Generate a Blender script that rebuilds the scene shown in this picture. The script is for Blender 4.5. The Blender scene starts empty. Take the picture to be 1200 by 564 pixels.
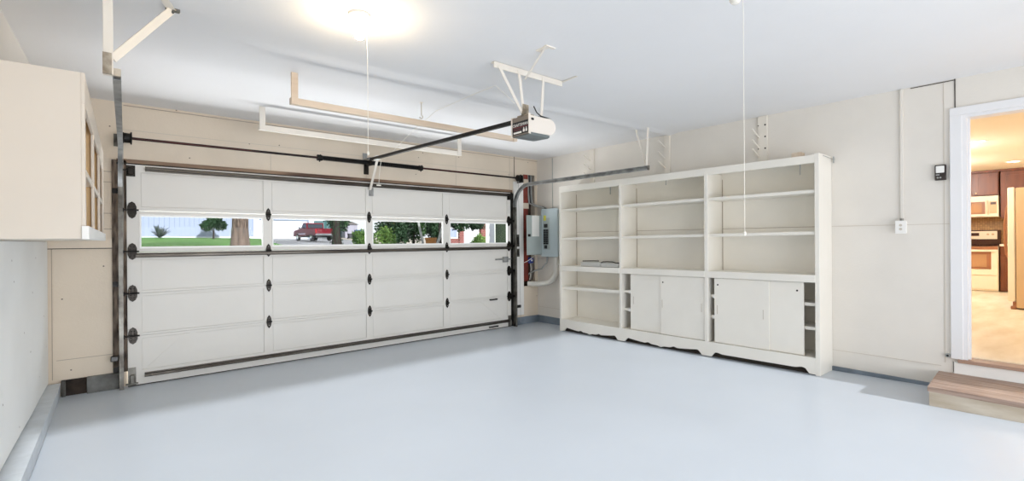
import bpy, bmesh, math, random
from mathutils import Vector, Matrix, noise

PI = math.pi
SC = bpy.context.scene
COL = SC.collection

# ------------------------------------------------------------------ materials
def lin(c):
    return tuple(((v/255)/12.92 if v/255 <= 0.04045 else ((v/255+0.055)/1.055)**2.4) for v in c)

def mat(name, rgb, rough=0.5, metal=0.0, var=0.0, scale=4.0, bump=0.0, bscale=40.0,
        rgb2=None, stretch=(1, 1, 1), spec=0.5, coat=0.0, lo=0.35, hi=0.65):
    m = bpy.data.materials.new(name); m.use_nodes = True
    nt = m.node_tree; b = nt.nodes['Principled BSDF']
    b.inputs['Base Color'].default_value = (*lin(rgb), 1)
    b.inputs['Roughness'].default_value = rough
    b.inputs['Metallic'].default_value = metal
    b.inputs['Specular IOR Level'].default_value = spec
    b.inputs['Coat Weight'].default_value = coat
    if var or rgb2 or bump:
        tc = nt.nodes.new('ShaderNodeTexCoord'); mp = nt.nodes.new('ShaderNodeMapping')
        mp.inputs['Scale'].default_value = stretch
        nt.links.new(tc.outputs['Object'], mp.inputs['Vector'])
    if var or rgb2:
        n = nt.nodes.new('ShaderNodeTexNoise'); n.inputs['Scale'].default_value = scale
        n.inputs['Detail'].default_value = 6
        nt.links.new(mp.outputs['Vector'], n.inputs['Vector'])
        r = nt.nodes.new('ShaderNodeValToRGB')
        a = lin(rgb); c2 = lin(rgb2) if rgb2 else tuple(v*(1-var) for v in a)
        r.color_ramp.elements[0].color = (*c2, 1); r.color_ramp.elements[1].color = (*a, 1)
        r.color_ramp.elements[0].position = lo; r.color_ramp.elements[1].position = hi
        nt.links.new(n.outputs['Fac'], r.inputs['Fac'])
        nt.links.new(r.outputs['Color'], b.inputs['Base Color'])
    if bump:
        n2 = nt.nodes.new('ShaderNodeTexNoise'); n2.inputs['Scale'].default_value = bscale
        n2.inputs['Detail'].default_value = 4
        nt.links.new(mp.outputs['Vector'], n2.inputs['Vector'])
        bp = nt.nodes.new('ShaderNodeBump'); bp.inputs['Strength'].default_value = bump
        bp.inputs['Distance'].default_value = 0.01
        nt.links.new(n2.outputs['Fac'], bp.inputs['Height'])
        nt.links.new(bp.outputs['Normal'], b.inputs['Normal'])
    return m

def emit(name, rgb, strength):
    m = bpy.data.materials.new(name); m.use_nodes = True
    b = m.node_tree.nodes['Principled BSDF']
    b.inputs['Base Color'].default_value = (*lin(rgb), 1)
    b.inputs['Emission Color'].default_value = (*lin(rgb), 1)
    b.inputs['Emission Strength'].default_value = strength
    return m

def glass_mat(name, tint=(1, 1, 1), gloss=0.06):
    m = bpy.data.materials.new(name); m.use_nodes = True
    nt = m.node_tree; nt.nodes.clear()
    o = nt.nodes.new('ShaderNodeOutputMaterial'); mx = nt.nodes.new('ShaderNodeMixShader')
    t = nt.nodes.new('ShaderNodeBsdfTransparent'); g = nt.nodes.new('ShaderNodeBsdfGlossy')
    t.inputs['Color'].default_value = (*tint, 1); g.inputs['Roughness'].default_value = 0.02
    mx.inputs[0].default_value = gloss
    nt.links.new(t.outputs[0], mx.inputs[1]); nt.links.new(g.outputs[0], mx.inputs[2])
    nt.links.new(mx.outputs[0], o.inputs['Surface'])
    return m

def wall_mat(name, rgb, dots='Y', dirt=0.06):
    """painted board with faint blotches and small nail heads"""
    m = mat(name, rgb, 0.55, var=dirt, scale=1.6, bump=0.12, bscale=60, lo=0.3, hi=0.6)
    if dots:
        nt = m.node_tree; b = nt.nodes['Principled BSDF']
        src = b.inputs['Base Color'].links[0].from_socket
        tc = nt.nodes.new('ShaderNodeTexCoord')
        v = nt.nodes.new('ShaderNodeTexVoronoi'); v.inputs['Scale'].default_value = 2.1; v.voronoi_dimensions = '2D'
        sp = nt.nodes.new('ShaderNodeSeparateXYZ'); cb = nt.nodes.new('ShaderNodeCombineXYZ')
        nt.links.new(tc.outputs['Object'], sp.inputs[0])
        nt.links.new(sp.outputs[dots], cb.inputs['X']); nt.links.new(sp.outputs['Z'], cb.inputs['Y'])
        nt.links.new(cb.outputs[0], v.inputs['Vector'])
        lt = nt.nodes.new('ShaderNodeMath'); lt.operation = 'LESS_THAN'; lt.inputs[1].default_value = 0.014
        nt.links.new(v.outputs['Distance'], lt.inputs[0])
        mx = nt.nodes.new('ShaderNodeMix'); mx.data_type = 'RGBA'
        mx.inputs['B'].default_value = (*lin((120, 108, 98)), 1)
        nt.links.new(lt.outputs[0], mx.inputs['Factor']); nt.links.new(src, mx.inputs['A'])
        nt.links.new(mx.outputs['Result'], b.inputs['Base Color'])
    return m

M = {}
M['wall'] = wall_mat('painted_wall', (228, 223, 215), None)
M['wallfront'] = wall_mat('painted_front_wall', (226, 213, 195), 'X', .09)
M['sheet'] = wall_mat('white_wall_sheet', (246, 247, 245))
M['ceiling'] = mat('ceiling_paint', (234, 234, 235), 0.7, var=0.03, scale=1.0, bump=0.08, bscale=30)
M['floor'] = mat('grey_floor_paint', (196, 204, 213), 0.36, var=0.05, scale=0.8, bump=0.03, bscale=90)
M['curb'] = mat('painted_concrete', (204, 211, 218), 0.55, rgb2=(192, 199, 205), scale=9, bump=0.12, bscale=25)
M['curbdark'] = mat('dirty_concrete', (126, 128, 126), 0.7, rgb2=(58, 54, 48), scale=5, bump=0.5, bscale=25)
M['curbblue'] = mat('blue_grey_concrete', (126, 138, 150), 0.6, rgb2=(96, 106, 116), scale=4, bump=0.3)
M['door'] = mat('garage_door_paint', (226, 224, 219), 0.42, var=0.03, scale=2, bump=0.04)
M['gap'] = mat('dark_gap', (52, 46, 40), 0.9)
M['seam'] = mat('board_seam', (172, 160, 146), 0.9)
M['softseam'] = mat('filled_seam', (204, 196, 184), 0.8)
M['white'] = mat('white_paint', (240, 239, 236), 0.4, var=0.02)
M['bright'] = mat('bright_white_frame', (248, 248, 246), 0.35)
M['bookcase'] = mat('bookcase_paint', (239, 235, 226), 0.42, var=0.04, scale=2.5, bump=0.05)
M['cab'] = mat('cream_cabinet_paint', (224, 214, 201), 0.45, var=0.05, scale=2.0)
M['cabin'] = mat('tan_cabinet_interior', (216, 186, 140), 0.6, rgb2=(190, 155, 108), scale=3, stretch=(1, 1, .2))
M['bronze'] = mat('dark_bronze_hinge', (46, 42, 38), 0.38, 0.7, var=0.4, scale=30)
M['iron'] = mat('black_iron', (30, 28, 27), 0.45, 0.5, var=0.3, scale=20)
M['spring'] = mat('black_oiled_steel', (24, 23, 23), 0.4, 0.6)
M['rustshaft'] = mat('dark_red_shaft', (70, 36, 34), 0.45, 0.5, rgb2=(34, 26, 26), scale=4, stretch=(.6, 1, 1))
M['galv'] = mat('galvanized_steel', (172, 174, 174), 0.38, 0.45, rgb2=(128, 130, 130), scale=9, stretch=(1, 1, 1))
M['galvdark'] = mat('weathered_steel', (134, 132, 126), 0.42, 0.55, rgb2=(70, 66, 60), scale=7)
M['strut'] = mat('greasy_steel_strut', (96, 92, 86), 0.35, 0.8, rgb2=(58, 52, 46), scale=3, stretch=(.4, 1, 1))
M['wood'] = mat('bare_pine', (222, 206, 188), 0.6, rgb2=(206, 186, 164), scale=5, stretch=(.15, 3, 3))
M['paintwood'] = mat('white_painted_wood', (232, 226, 216), 0.5, var=0.04)
M['header'] = mat('stained_wood_strip', (150, 124, 100), 0.55, rgb2=(84, 56, 42), scale=3, stretch=(.5, 4, 4))
M['jamb'] = mat('rough_dark_jamb', (138, 122, 108), 0.8, rgb2=(52, 44, 38), scale=9, stretch=(3, 3, .6), bump=0.5)
M['red'] = mat('red_painted_post', (146, 62, 48), 0.5, rgb2=(104, 40, 32), scale=5)
M['cavity'] = mat('dark_stud_cavity', (96, 78, 66), 0.85, rgb2=(46, 38, 32), scale=6)
M['panel'] = mat('grey_enamel_panel', (186, 199, 203), 0.4, var=0.02)
M['paneldoor'] = mat('grey_green_enamel', (168, 178, 176), 0.42, var=0.03)
M['paper'] = mat('paper', (236, 236, 232), 0.7)
M['oldpaper'] = mat('greyed_white_card', (214, 214, 210), 0.7)
M['yellow'] = mat('yellow_sticker', (222, 216, 84), 0.6)
M['black'] = mat('black_plastic', (22, 22, 23), 0.35)
M['darkbrown'] = mat('dark_brown_plastic', (44, 34, 32), 0.35)
M['pvc'] = mat('white_pvc', (226, 224, 216), 0.4, var=0.03)
M['cable'] = mat('grey_cable', (164, 166, 164), 0.5)
M['darkcable'] = mat('dark_cable', (46, 50, 54), 0.5)
M['blue'] = mat('blue_plastic', (40, 62, 140), 0.4)
M['glass'] = glass_mat('window_glass', (1, 1, 1), 0.004)
M['houseglass'] = mat('dark_window_glass', (44, 52, 48), 0.12, spec=0.4)
M['opener'] = mat('white_opener_plastic', (236, 228, 218), 0.35)
M['lens'] = mat('grey_light_lens', (110, 118, 118), 0.3)
M['labeltop'] = mat('grey_label_band', (128, 118, 108), 0.4)
M['labelred'] = mat('dark_red_stripe', (92, 26, 34), 0.4)
M['cord'] = mat('white_cord', (240, 236, 226), 0.6)
M['bulb'] = emit('lit_bulb', (255, 228, 184), 210)
M['bulboff'] = mat('unlit_bulb_glass', (238, 234, 226), 0.2)
M['porcelain'] = mat('porcelain', (240, 234, 224), 0.25)
M['tread'] = mat('weathered_deck_board', (178, 156, 142), 0.6, rgb2=(142, 118, 104), scale=5, stretch=(8, .5, 8))
M['riser'] = mat('pale_raw_board', (204, 194, 178), 0.65, rgb2=(182, 168, 148), scale=5, stretch=(4, .6, 3))
M['casing'] = mat('cool_white_casing', (232, 232, 234), 0.35)
# kitchen
M['kwall'] = mat('kitchen_wall_paint', (240, 218, 176), 0.6)
M['kceil'] = mat('kitchen_ceiling_paint', (246, 238, 220), 0.7)
M['kfloor'] = mat('kitchen_pale_floor', (240, 232, 214), 0.4, rgb2=(220, 206, 178), scale=2.2, stretch=(.6, 2.4, 1))
M['cherry'] = mat('cherry_cabinet_wood', (120, 64, 30), 0.35, rgb2=(90, 44, 20), scale=5, stretch=(2, 2, .3))
M['appliance'] = mat('cream_appliance_enamel', (240, 226, 202), 0.3)
M['tanpanel'] = mat('tan_textured_panel', (206, 174, 134), 0.45, var=0.03)
M['ovenglass'] = mat('brown_oven_glass', (176, 134, 96), 0.15)
M['ovenframe'] = mat('bronze_oven_frame', (148, 96, 64), 0.3)
M['cooktop'] = mat('dark_cooktop', (64, 34, 26), 0.15)
M['counter'] = mat('pale_worktop', (240, 226, 204), 0.3)
M['downlight'] = emit('downlight_glow', (255, 236, 200), 6)
def mosaic():
    m = mat('brown_mosaic_tile', (178, 138, 84), 0.35)
    nt = m.node_tree; b = nt.nodes['Principled BSDF']
    tc = nt.nodes.new('ShaderNodeTexCoord'); mp = nt.nodes.new('ShaderNodeMapping')
    mp.inputs['Rotation'].default_value = (0, PI/2, 0)
    br = nt.nodes.new('ShaderNodeTexBrick'); br.inputs['Scale'].default_value = 14
    br.offset = 0; br.inputs['Brick Width'].default_value = 0.5; br.inputs['Row Height'].default_value = 0.5
    br.inputs['Mortar Size'].default_value = 0.04
    br.inputs['Color1'].default_value = (*lin((186, 146, 88)), 1); br.inputs['Color2'].default_value = (*lin((150, 110, 66)), 1)
    br.inputs['Mortar'].default_value = (*lin((120, 90, 58)), 1)
    nt.links.new(tc.outputs['Object'], mp.inputs['Vector']); nt.links.new(mp.outputs['Vector'], br.inputs['Vector'])
    nt.links.new(br.outputs['Color'], b.inputs['Base Color'])
    return m
M['mosaic'] = mosaic()
# outside
M['grass'] = mat('lawn_grass', (70, 126, 34), 0.9, rgb2=(104, 136, 60), scale=0.5, stretch=(.5, 1.5, 1), bump=0.6, bscale=12, lo=0.3, hi=0.55)
M['asphalt'] = mat('driveway_concrete', (158, 158, 160), 0.85, rgb2=(144, 144, 146), scale=0.4)
M['sunpave'] = mat('pale_pavement', (190, 180, 164), 0.85, var=0.05, scale=0.5)
M['siding'] = mat('pale_blue_siding', (150, 160, 182), 0.6, var=0.03, scale=0.8)
M['hwhite'] = mat('white_house_paint', (226, 228, 232), 0.55)
M['wing'] = mat('pale_lap_siding', (150, 152, 164), 0.6)
M['screen'] = mat('dark_insect_screen', (34, 40, 34), 0.6, rgb2=(52, 66, 44), scale=3)
M['hbrickw'] = mat('white_painted_brick', (234, 238, 240), 0.6)
M['hroof'] = mat('grey_roof_shingle', (104, 100, 98), 0.8, var=0.3, scale=6)
M['trim_blue'] = mat('blue_grey_trim', (120, 138, 160), 0.6)
M['bark'] = mat('grey_brown_bark', (132, 112, 100), 0.9, rgb2=(66, 54, 48), scale=5, stretch=(4, 4, .6), bump=1.0, bscale=14)
M['barkdark'] = mat('dark_ivy_bark', (56, 46, 38), 0.9, rgb2=(24, 21, 17), scale=5, stretch=(3, 3, .8), bump=1.0, bscale=10)
M['barkwhite'] = mat('pale_birch_bark', (176, 178, 174), 0.8, rgb2=(140, 142, 138), scale=4, stretch=(2, 2, 2))
M['leafdark'] = mat('dark_green_leaf', (42, 76, 40), 0.6, rgb2=(16, 34, 18), scale=0.9)
M['leafmid'] = mat('mid_green_leaf', (64, 98, 50), 0.6, rgb2=(24, 48, 26), scale=0.8)
M['leaflight'] = mat('light_green_leaf', (110, 142, 62), 0.6, rgb2=(50, 84, 36), scale=0.9)
M['leafyellow'] = mat('yellow_green_leaf', (136, 150, 58), 0.6, rgb2=(90, 110, 44), scale=1.2)
M['agave'] = mat('grey_green_agave', (64, 74, 68), 0.6, rgb2=(40, 50, 48), scale=2)
M['truck'] = mat('maroon_car_paint', (104, 20, 32), 0.35, 0.0, coat=0.05, spec=0.2)
M['chrome'] = mat('chrome', (214, 214, 216), 0.15, 0.9)
M['tyre'] = mat('tyre_rubber', (30, 30, 31), 0.7)
M['carglass'] = mat('tinted_car_glass', (36, 42, 50), 0.06, spec=0.9)
M['taillight'] = mat('red_tail_light', (190, 28, 34), 0.2)
M['teal'] = mat('teal_fence_paint', (40, 92, 92), 0.6, var=0.15, scale=3)
M['binblue'] = mat('blue_bin_plastic', (52, 86, 160), 0.4)
M['bincharcoal'] = mat('charcoal_bin_plastic', (58, 58, 66), 0.5)
M['shedgrey'] = mat('lilac_grey_metal', (150, 148, 160), 0.5, var=0.04, scale=2)
M['terracotta'] = mat('orange_terracotta', (160, 108, 52), 0.7, var=0.2, scale=4)
def brickmat():
    m = mat('red_brick', (120, 60, 54), 0.8)
    nt = m.node_tree; b = nt.nodes['Principled BSDF']
    tc = nt.nodes.new('ShaderNodeTexCoord'); mp = nt.nodes.new('ShaderNodeMapping')
    mp.inputs['Rotation'].default_value = (PI/2, 0, 0)
    br = nt.nodes.new('ShaderNodeTexBrick'); br.inputs['Scale'].default_value = 2.2
    br.inputs['Color1'].default_value = (*lin((128, 62, 56)), 1); br.inputs['Color2'].default_value = (*lin((108, 50, 44)), 1)
    br.inputs['Mortar'].default_value = (*lin((160, 134, 126)), 1)
    nt.links.new(tc.outputs['Object'], mp.inputs['Vector']); nt.links.new(mp.outputs['Vector'], br.inputs['Vector'])
    nt.links.new(br.outputs['Color'], b.inputs['Base Color'])
    return m
M['brick'] = brickmat()

def siding_lines(m, period, width, rgb):
    nt = m.node_tree; b = nt.nodes['Principled BSDF']; src = b.inputs['Base Color'].links[0].from_socket
    tc = nt.nodes.new('ShaderNodeTexCoord'); sx = nt.nodes.new('ShaderNodeSeparateXYZ')
    nt.links.new(tc.outputs['Object'], sx.inputs[0])
    md = nt.nodes.new('ShaderNodeMath'); md.operation = 'FLOORED_MODULO'; md.inputs[1].default_value = period
    nt.links.new(sx.outputs['X'], md.inputs[0])
    lt = nt.nodes.new('ShaderNodeMath'); lt.operation = 'LESS_THAN'; lt.inputs[1].default_value = width
    nt.links.new(md.outputs[0], lt.inputs[0])
    mx = nt.nodes.new('ShaderNodeMix'); mx.data_type = 'RGBA'; mx.inputs['B'].default_value = (*lin(rgb), 1)
    nt.links.new(lt.outputs[0], mx.inputs['Factor']); nt.links.new(src, mx.inputs['A'])
    nt.links.new(mx.outputs['Result'], b.inputs['Base Color'])
siding_lines(M['siding'], .41, .06, (132, 142, 168))

# ------------------------------------------------------------------ mesh builder
AX = {'X': (0, 1, 2), 'Y': (1, 2, 0), 'Z': (2, 0, 1)}
class MB:
    def __init__(s): s.bm = bmesh.new()
    def hexa(s, p):
        v = [s.bm.verts.new(q) for q in p]
        fs = []
        for f in ((0, 3, 2, 1), (4, 5, 6, 7), (0, 1, 5, 4), (1, 2, 6, 5), (2, 3, 7, 6), (3, 0, 4, 7)):
            fs.append(s.bm.faces.new([v[i] for i in f]))
        return v, fs
    def box(s, x0, x1, y0, y1, z0, z1, bev=0.0):
        v, fs = s.hexa([(x0, y0, z0), (x1, y0, z0), (x1, y1, z0), (x0, y1, z0), (x0, y0, z1), (x1, y0, z1), (x1, y1, z1), (x0, y1, z1)])
        if bev:
            es = list({e for f in fs for e in f.edges})
            bmesh.ops.bevel(s.bm, geom=es, offset=bev, segments=1, affect='EDGES', profile=0.5)
        return s
    def sbox(s, x0, x1, y0, y1, b, t):
        """box whose bottom b(y) and top t(y) follow functions of y"""
        b = b if callable(b) else (lambda y, c=b: c); t = t if callable(t) else (lambda y, c=t: c)
        v, fs = s.hexa([(x0, y0, b(y0)), (x1, y0, b(y0)), (x1, y1, b(y1)), (x0, y1, b(y1)), (x0, y0, t(y0)), (x1, y0, t(y0)), (x1, y1, t(y1)), (x0, y1, t(y1))])
        es = list({e for f in fs for e in f.edges})
        bmesh.ops.bevel(s.bm, geom=es, offset=0.0025, segments=1, affect='EDGES', profile=0.5)
        return s
    def bar(s, p, q, w, h, up=(0, 0, 1)):
        p, q = Vector(p), Vector(q); d = (q-p).normalized(); u = Vector(up)
        r = d.cross(u)
        if r.length < 1e-4: r = d.cross(Vector((0, 1, 0)))
        r.normalize(); u = r.cross(d)
        a, b = r*w/2, u*h/2
        s.hexa([p-a-b, p+a-b, q+a-b, q-a-b, p-a+b, p+a+b, q+a+b, q-a+b]); return s
    def tube(s, path, r, n=10, caps=True):
        path = [Vector(p) for p in path]; rings = []
        rr = r if isinstance(r, (list, tuple)) else [r]*len(path)
        up = None
        for i, p in enumerate(path):
            d = (path[min(i+1, len(path)-1)]-path[max(i-1, 0)]).normalized()
            if up is None:
                up = Vector((0, 0, 1)) if abs(d.z) < 0.9 else Vector((1, 0, 0))
            a = d.cross(up).normalized(); b = a.cross(d).normalized(); up = b
            rings.append([s.bm.verts.new(p+(a*math.cos(t)+b*math.sin(t))*rr[i]) for t in [2*PI*k/n for k in range(n)]])
        for A, B in zip(rings, rings[1:]):
            for k in range(n): s.bm.faces.new([A[k], A[(k+1) % n], B[(k+1) % n], B[k]])
        if caps:
            s.bm.faces.new(rings[0][::-1]); s.bm.faces.new(rings[-1])
        return s
    def cyl(s, p, q, r, n=14): return s.tube([p, q], r, n)
    def sweep(s, path, prof, xside=Vector((1, 0, 0))):
        """closed profile [(a, b)] swept: a along xside, b along the path normal"""
        path = [Vector(p) for p in path]; rings = []
        for i, p in enumerate(path):
            d = (path[min(i+1, len(path)-1)]-path[max(i-1, 0)]).normalized()
            nrm = d.cross(xside).normalized()
            rings.append([s.bm.verts.new(p+xside*a+nrm*b) for a, b in prof])
        n = len(prof)
        for A, B in zip(rings, rings[1:]):
            for k in range(n): s.bm.faces.new([A[k], A[(k+1) % n], B[(k+1) % n], B[k]])
        s.bm.faces.new(rings[0][::-1]); s.bm.faces.new(rings[-1])
        return s
    def prism(s, poly, axis, a, b):
        i, j, k = AX[axis]
        def P(u, v, w):
            q = [0, 0, 0]; q[i] = w; q[j] = u; q[k] = v; return q
        A = [s.bm.verts.new(P(u, v, a)) for u, v in poly]; B = [s.bm.verts.new(P(u, v, b)) for u, v in poly]
        s.bm.faces.new(A[::-1]); s.bm.faces.new(B)
        n = len(poly)
        for t in range(n): s.bm.faces.new([A[t], A[(t+1) % n], B[(t+1) % n], B[t]])
        return s
    def lathe(s, prof, c, axis='Z', n=20, sx=1.0):
        i, j, k = AX[axis]; rings = []
        for r, h in prof:
            ring = []
            for t in range(n):
                q = [0, 0, 0]; q[i] = c[i]+h; q[j] = c[j]+r*math.cos(2*PI*t/n); q[k] = c[k]+r*math.sin(2*PI*t/n)
                ring.append(s.bm.verts.new(q))
            rings.append(ring)
        for A, B in zip(rings, rings[1:]):
            for t in range(n): s.bm.faces.new([A[t], A[(t+1) % n], B[(t+1) % n], B[t]])
        s.bm.faces.new(rings[0][::-1]); s.bm.faces.new(rings[-1])
        return s
    def ball(s, c, r, seg=12, sc=(1, 1, 1)):
        bmesh.ops.create_uvsphere(s.bm, u_segments=seg, v_segments=max(6, seg*2//3), radius=1.0,
                                  matrix=Matrix.Translation(c) @ Matrix.Diagonal((r*sc[0], r*sc[1], r*sc[2], 1)))
        return s
    def plate(s, axis, a, b, u0, u1, v0, v1, holes):
        """slab between a and b along axis, with rectangular holes [(u0,u1,v0,v1)]"""
        us = sorted({u0, u1, *[min(max(h[k], u0), u1) for h in holes for k in (0, 1)]})
        vs = sorted({v0, v1, *[min(max(h[k], v0), v1) for h in holes for k in (2, 3)]})
        i, j, k = AX[axis]
        def solid(m, n):
            if m < 0 or n < 0 or m >= len(us)-1 or n >= len(vs)-1: return False
            cu, cv = (us[m]+us[m+1])/2, (vs[n]+vs[n+1])/2
            return not any(h[0] < cu < h[1] and h[2] < cv < h[3] for h in holes)
        cache = {}
        def V(m, n, side):
            key = (m, n, side)
            if key not in cache:
                q = [0, 0, 0]; q[i] = b if side else a; q[j] = us[m]; q[k] = vs[n]
                cache[key] = s.bm.verts.new(q)
            return cache[key]
        for m in range(len(us)-1):
            for n in range(len(vs)-1):
                if not solid(m, n): continue
                s.bm.faces.new([V(m, n, 0), V(m, n+1, 0), V(m+1, n+1, 0), V(m+1, n, 0)])
                s.bm.faces.new([V(m, n, 1), V(m+1, n, 1), V(m+1, n+1, 1), V(m, n+1, 1)])
                for (dm, dn, A, B) in ((-1, 0, (m, n), (m, n+1)), (1, 0, (m+1, n+1), (m+1, n)), (0, -1, (m+1, n), (m, n)), (0, 1, (m, n+1), (m+1, n+1))):
                    if not solid(m+dm, n+dn):
                        s.bm.faces.new([V(*A, 0), V(*B, 0), V(*B, 1), V(*A, 1)][::-1])
        return s
    def leaves(s, c, r, n, size, rng, shell=0.55, flat=1.0):
        c = Vector(c)
        for _ in range(n):
            while True:
                d = Vector((rng.uniform(-1, 1), rng.uniform(-1, 1), rng.uniform(-1, 1)))
                if 0.05 < d.length < 1: break
            d.normalize(); f = shell+(1-shell)*rng.random()
            f *= 0.82+0.3*noise.noise(d*2.3+c)
            p = c+Vector((d.x*r[0]*f, d.y*r[1]*f, d.z*r[2]*f))
            a = Vector((rng.uniform(-1, 1), rng.uniform(-1, 1), rng.uniform(-1, .5)*flat)).normalized()
            b = a.cross(Vector((rng.uniform(-1, 1), rng.uniform(-1, 1), rng.uniform(-1, 1)))).normalized()
            L = size*rng.uniform(.7, 1.3); W = L*.5
            q = [p-a*L/2, p+b*W/2+a.cross(b)*W*.2, p+a*L/2, p-b*W/2+a.cross(b)*W*.2]
            s.bm.faces.new([s.bm.verts.new(x) for x in q])
        return s
    def build(s, name, m, parent=None, smooth=False):
        if not smooth or smooth != 'leaf':
            bmesh.ops.recalc_face_normals(s.bm, faces=s.bm.faces)
        me = bpy.data.meshes.new(name); s.bm.to_mesh(me); s.bm.free()
        me.materials.append(M[m] if isinstance(m, str) else m)
        if smooth and smooth != 'leaf':
            for p in me.polygons: p.use_smooth = True
            me.set_sharp_from_angle(angle=math.radians(38))
        o = bpy.data.objects.new(name, me); COL.objects.link(o)
        if parent is not None: attach(o, parent)
        return o

ROOT_LOC = {}
LOCAL = set()
def attach(o, parent):
    o.parent = parent
    if parent.name in ROOT_LOC and parent.name not in LOCAL:
        o.matrix_parent_inverse = Matrix.Translation(-ROOT_LOC[parent.name])

def tag(o, label=None, cat=None, group=None, kind=None):
    if label: o['label'] = label
    if cat: o['category'] = cat
    if group: o['group'] = group
    if kind: o['kind'] = kind
    return o

def thing(name, loc, label, cat, group=None, rot=0.0, local=False):
    o = bpy.data.objects.new(name, None); COL.objects.link(o)
    o.location = loc; o.rotation_euler = (0, 0, rot); o.empty_display_size = 0.1
    ROOT_LOC[o.name] = Vector(loc)
    if local: LOCAL.add(o.name)
    return tag(o, label, cat, group)

def struct(mb, name, m, parent=None):
    o = mb.build(name, m, parent)
    if parent is None: o['kind'] = 'structure'
    return o

def copy_tree(o, parent=None):
    c = o.copy(); COL.objects.link(c)
    if parent is not None:
        c.parent = parent
        c.matrix_parent_inverse = o.matrix_parent_inverse.copy()
    for ch in list(o.children): copy_tree(ch, c)
    return c

def text_part(name, body, size, m, parent, mw, depth=0.0006):
    cu = bpy.data.curves.new(name, 'FONT'); cu.body = body; cu.size = size; cu.extrude = depth
    cu.align_x = 'CENTER'; cu.align_y = 'CENTER'
    t = bpy.data.objects.new(name, cu); COL.objects.link(t)
    dg = bpy.context.evaluated_depsgraph_get()
    me = bpy.data.meshes.new_from_object(t.evaluated_get(dg)); bpy.data.objects.remove(t)
    me.transform(mw); me.materials.clear(); me.materials.append(M[m])
    o = bpy.data.objects.new(name, me); COL.objects.link(o)
    if parent is not None: attach(o, parent)
    return o

# ================================================================== THE ROOM
YF = 5.99                       # inner face of the wall with the garage door
XR = 5.60                       # inner face of the wall with the bookcase
YB = -1.40                      # rear wall (behind the camera), with an opening added to admit light
ZC = 2.765
def zf(y): return max(0.0, 0.014*(5.96-y))     # the slab falls towards the garage door
def xl(y): return -0.436-0.021*(5.99-y)         # left wall, slightly out of square

# floor: one sloping slab
m = MB(); m.hexa([(-0.62, YB-.2, zf(YB)-.2), (XR+.12, YB-.2, zf(YB)-.2), (XR+.12, 6.15, -.2), (-0.62, 6.15, -.2),
                  (-0.62, YB-.2, zf(YB-.2)), (XR+.12, YB-.2, zf(YB-.2)), (XR+.12, 6.15, 0), (-0.62, 6.15, 0)])
struct(m, 'floor', 'floor')

# ceiling: gypsum boards that sag a little along two joints
m = MB()
ys = [YB-.2+i*0.05 for i in range(int((6.15-YB+.2)/0.05)+1)]+[6.15]
def sag(x, y):
    s1 = y-(3.66-0.06*(x-2.0)); s2 = y-(5.27+0.05*(x-1.5))
    return -0.022*math.exp(-(s1/0.055)**2)*min(1, max(0, (x-.7)/.6))-0.009*math.exp(-(s2/0.05)**2)*min(1, max(0, (x-.9)/.4))
xs = [-0.75+i*0.25 for i in range(26)]+[XR+.12]
gv = [[m.bm.verts.new((x, y, ZC+sag(x, y))) for x in xs] for y in ys]
tv = [[m.bm.verts.new((x, y, ZC+.35)) for x in (xs[0], xs[-1])] for y in (ys[0], ys[-1])]
for a in range(len(ys)-1):
    for b in range(len(xs)-1): m.bm.faces.new([gv[a][b], gv[a+1][b], gv[a+1][b+1], gv[a][b+1]])
m.bm.faces.new([tv[0][0], tv[0][1], tv[1][1], tv[1][0]])
m.bm.faces.new([gv[0][b] for b in range(len(xs))]+[tv[0][1], tv[0][0]])
m.bm.faces.new([gv[-1][b] for b in range(len(xs))][::-1]+[tv[1][0], tv[1][1]])
m.bm.faces.new([gv[a][0] for a in range(len(ys))][::-1]+[tv[0][0], tv[1][0]])
m.bm.faces.new([gv[a][-1] for a in range(len(ys))]+[tv[1][1], tv[0][1]])
c = struct(m, 'ceiling', 'ceiling')
for p in c.data.polygons: p.use_smooth = True
c.data.set_sharp_from_angle(angle=math.radians(30))

# front wall: garage-door opening and the open stud bay beside the meter panel
DOORHOLE = (0.13, 5.065, -.5, 2.150); BAY = (5.285, 5.545, 0.625, 2.495)
m = MB(); m.plate('Y', YF, YF+.018, -.05, ZC+.1, -.60, XR+.12, [(DOORHOLE[2], DOORHOLE[3], DOORHOLE[0], DOORHOLE[1]), (BAY[2], BAY[3], BAY[0], BAY[1])])
m.plate('Y', YF+.018, YF+.16, -.05, ZC+.1, -.60, XR+.12, [(DOORHOLE[2], DOORHOLE[3], DOORHOLE[0], DOORHOLE[1]), (BAY[2]-.1, BAY[3]+.1, BAY[0]-.03, BAY[1]+.03)])
struct(m, 'wall_front', 'wallfront')
m = MB(); m.box(5.25, 5.58, YF+.135, YF+.155, .52, 2.6)
struct(m, 'wall_cavity', 'cavity')
# left wall
m = MB(); m.hexa([(xl(YB-.2)-.15, YB-.2, -.1), (xl(YB-.2), YB-.2, -.1), (xl(6.15), 6.15, -.1), (xl(6.15)-.15, 6.15, -.1),
                  (xl(YB-.2)-.15, YB-.2, ZC+.1), (xl(YB-.2), YB-.2, ZC+.1), (xl(6.15), 6.15, ZC+.1), (xl(6.15)-.15, 6.15, ZC+.1)])
struct(m, 'wall_left', 'wall')
# right wall with the kitchen doorway
DW = (-0.26, 0.655, 0.345, 2.445)
m = MB(); m.plate('X', XR, XR+.12, YB-.2, 6.15, -.1, ZC+.1, [DW])
struct(m, 'wall_right', 'wall')
# unseen rear wall, with a wide opening added to let light in
m = MB(); m.plate('Y', YB-.15, YB, -.1, ZC+.1, -.80, XR+.12, [(-.2, 2.20, -.42, 5.2)])
struct(m, 'wall_back', 'wall')

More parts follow.
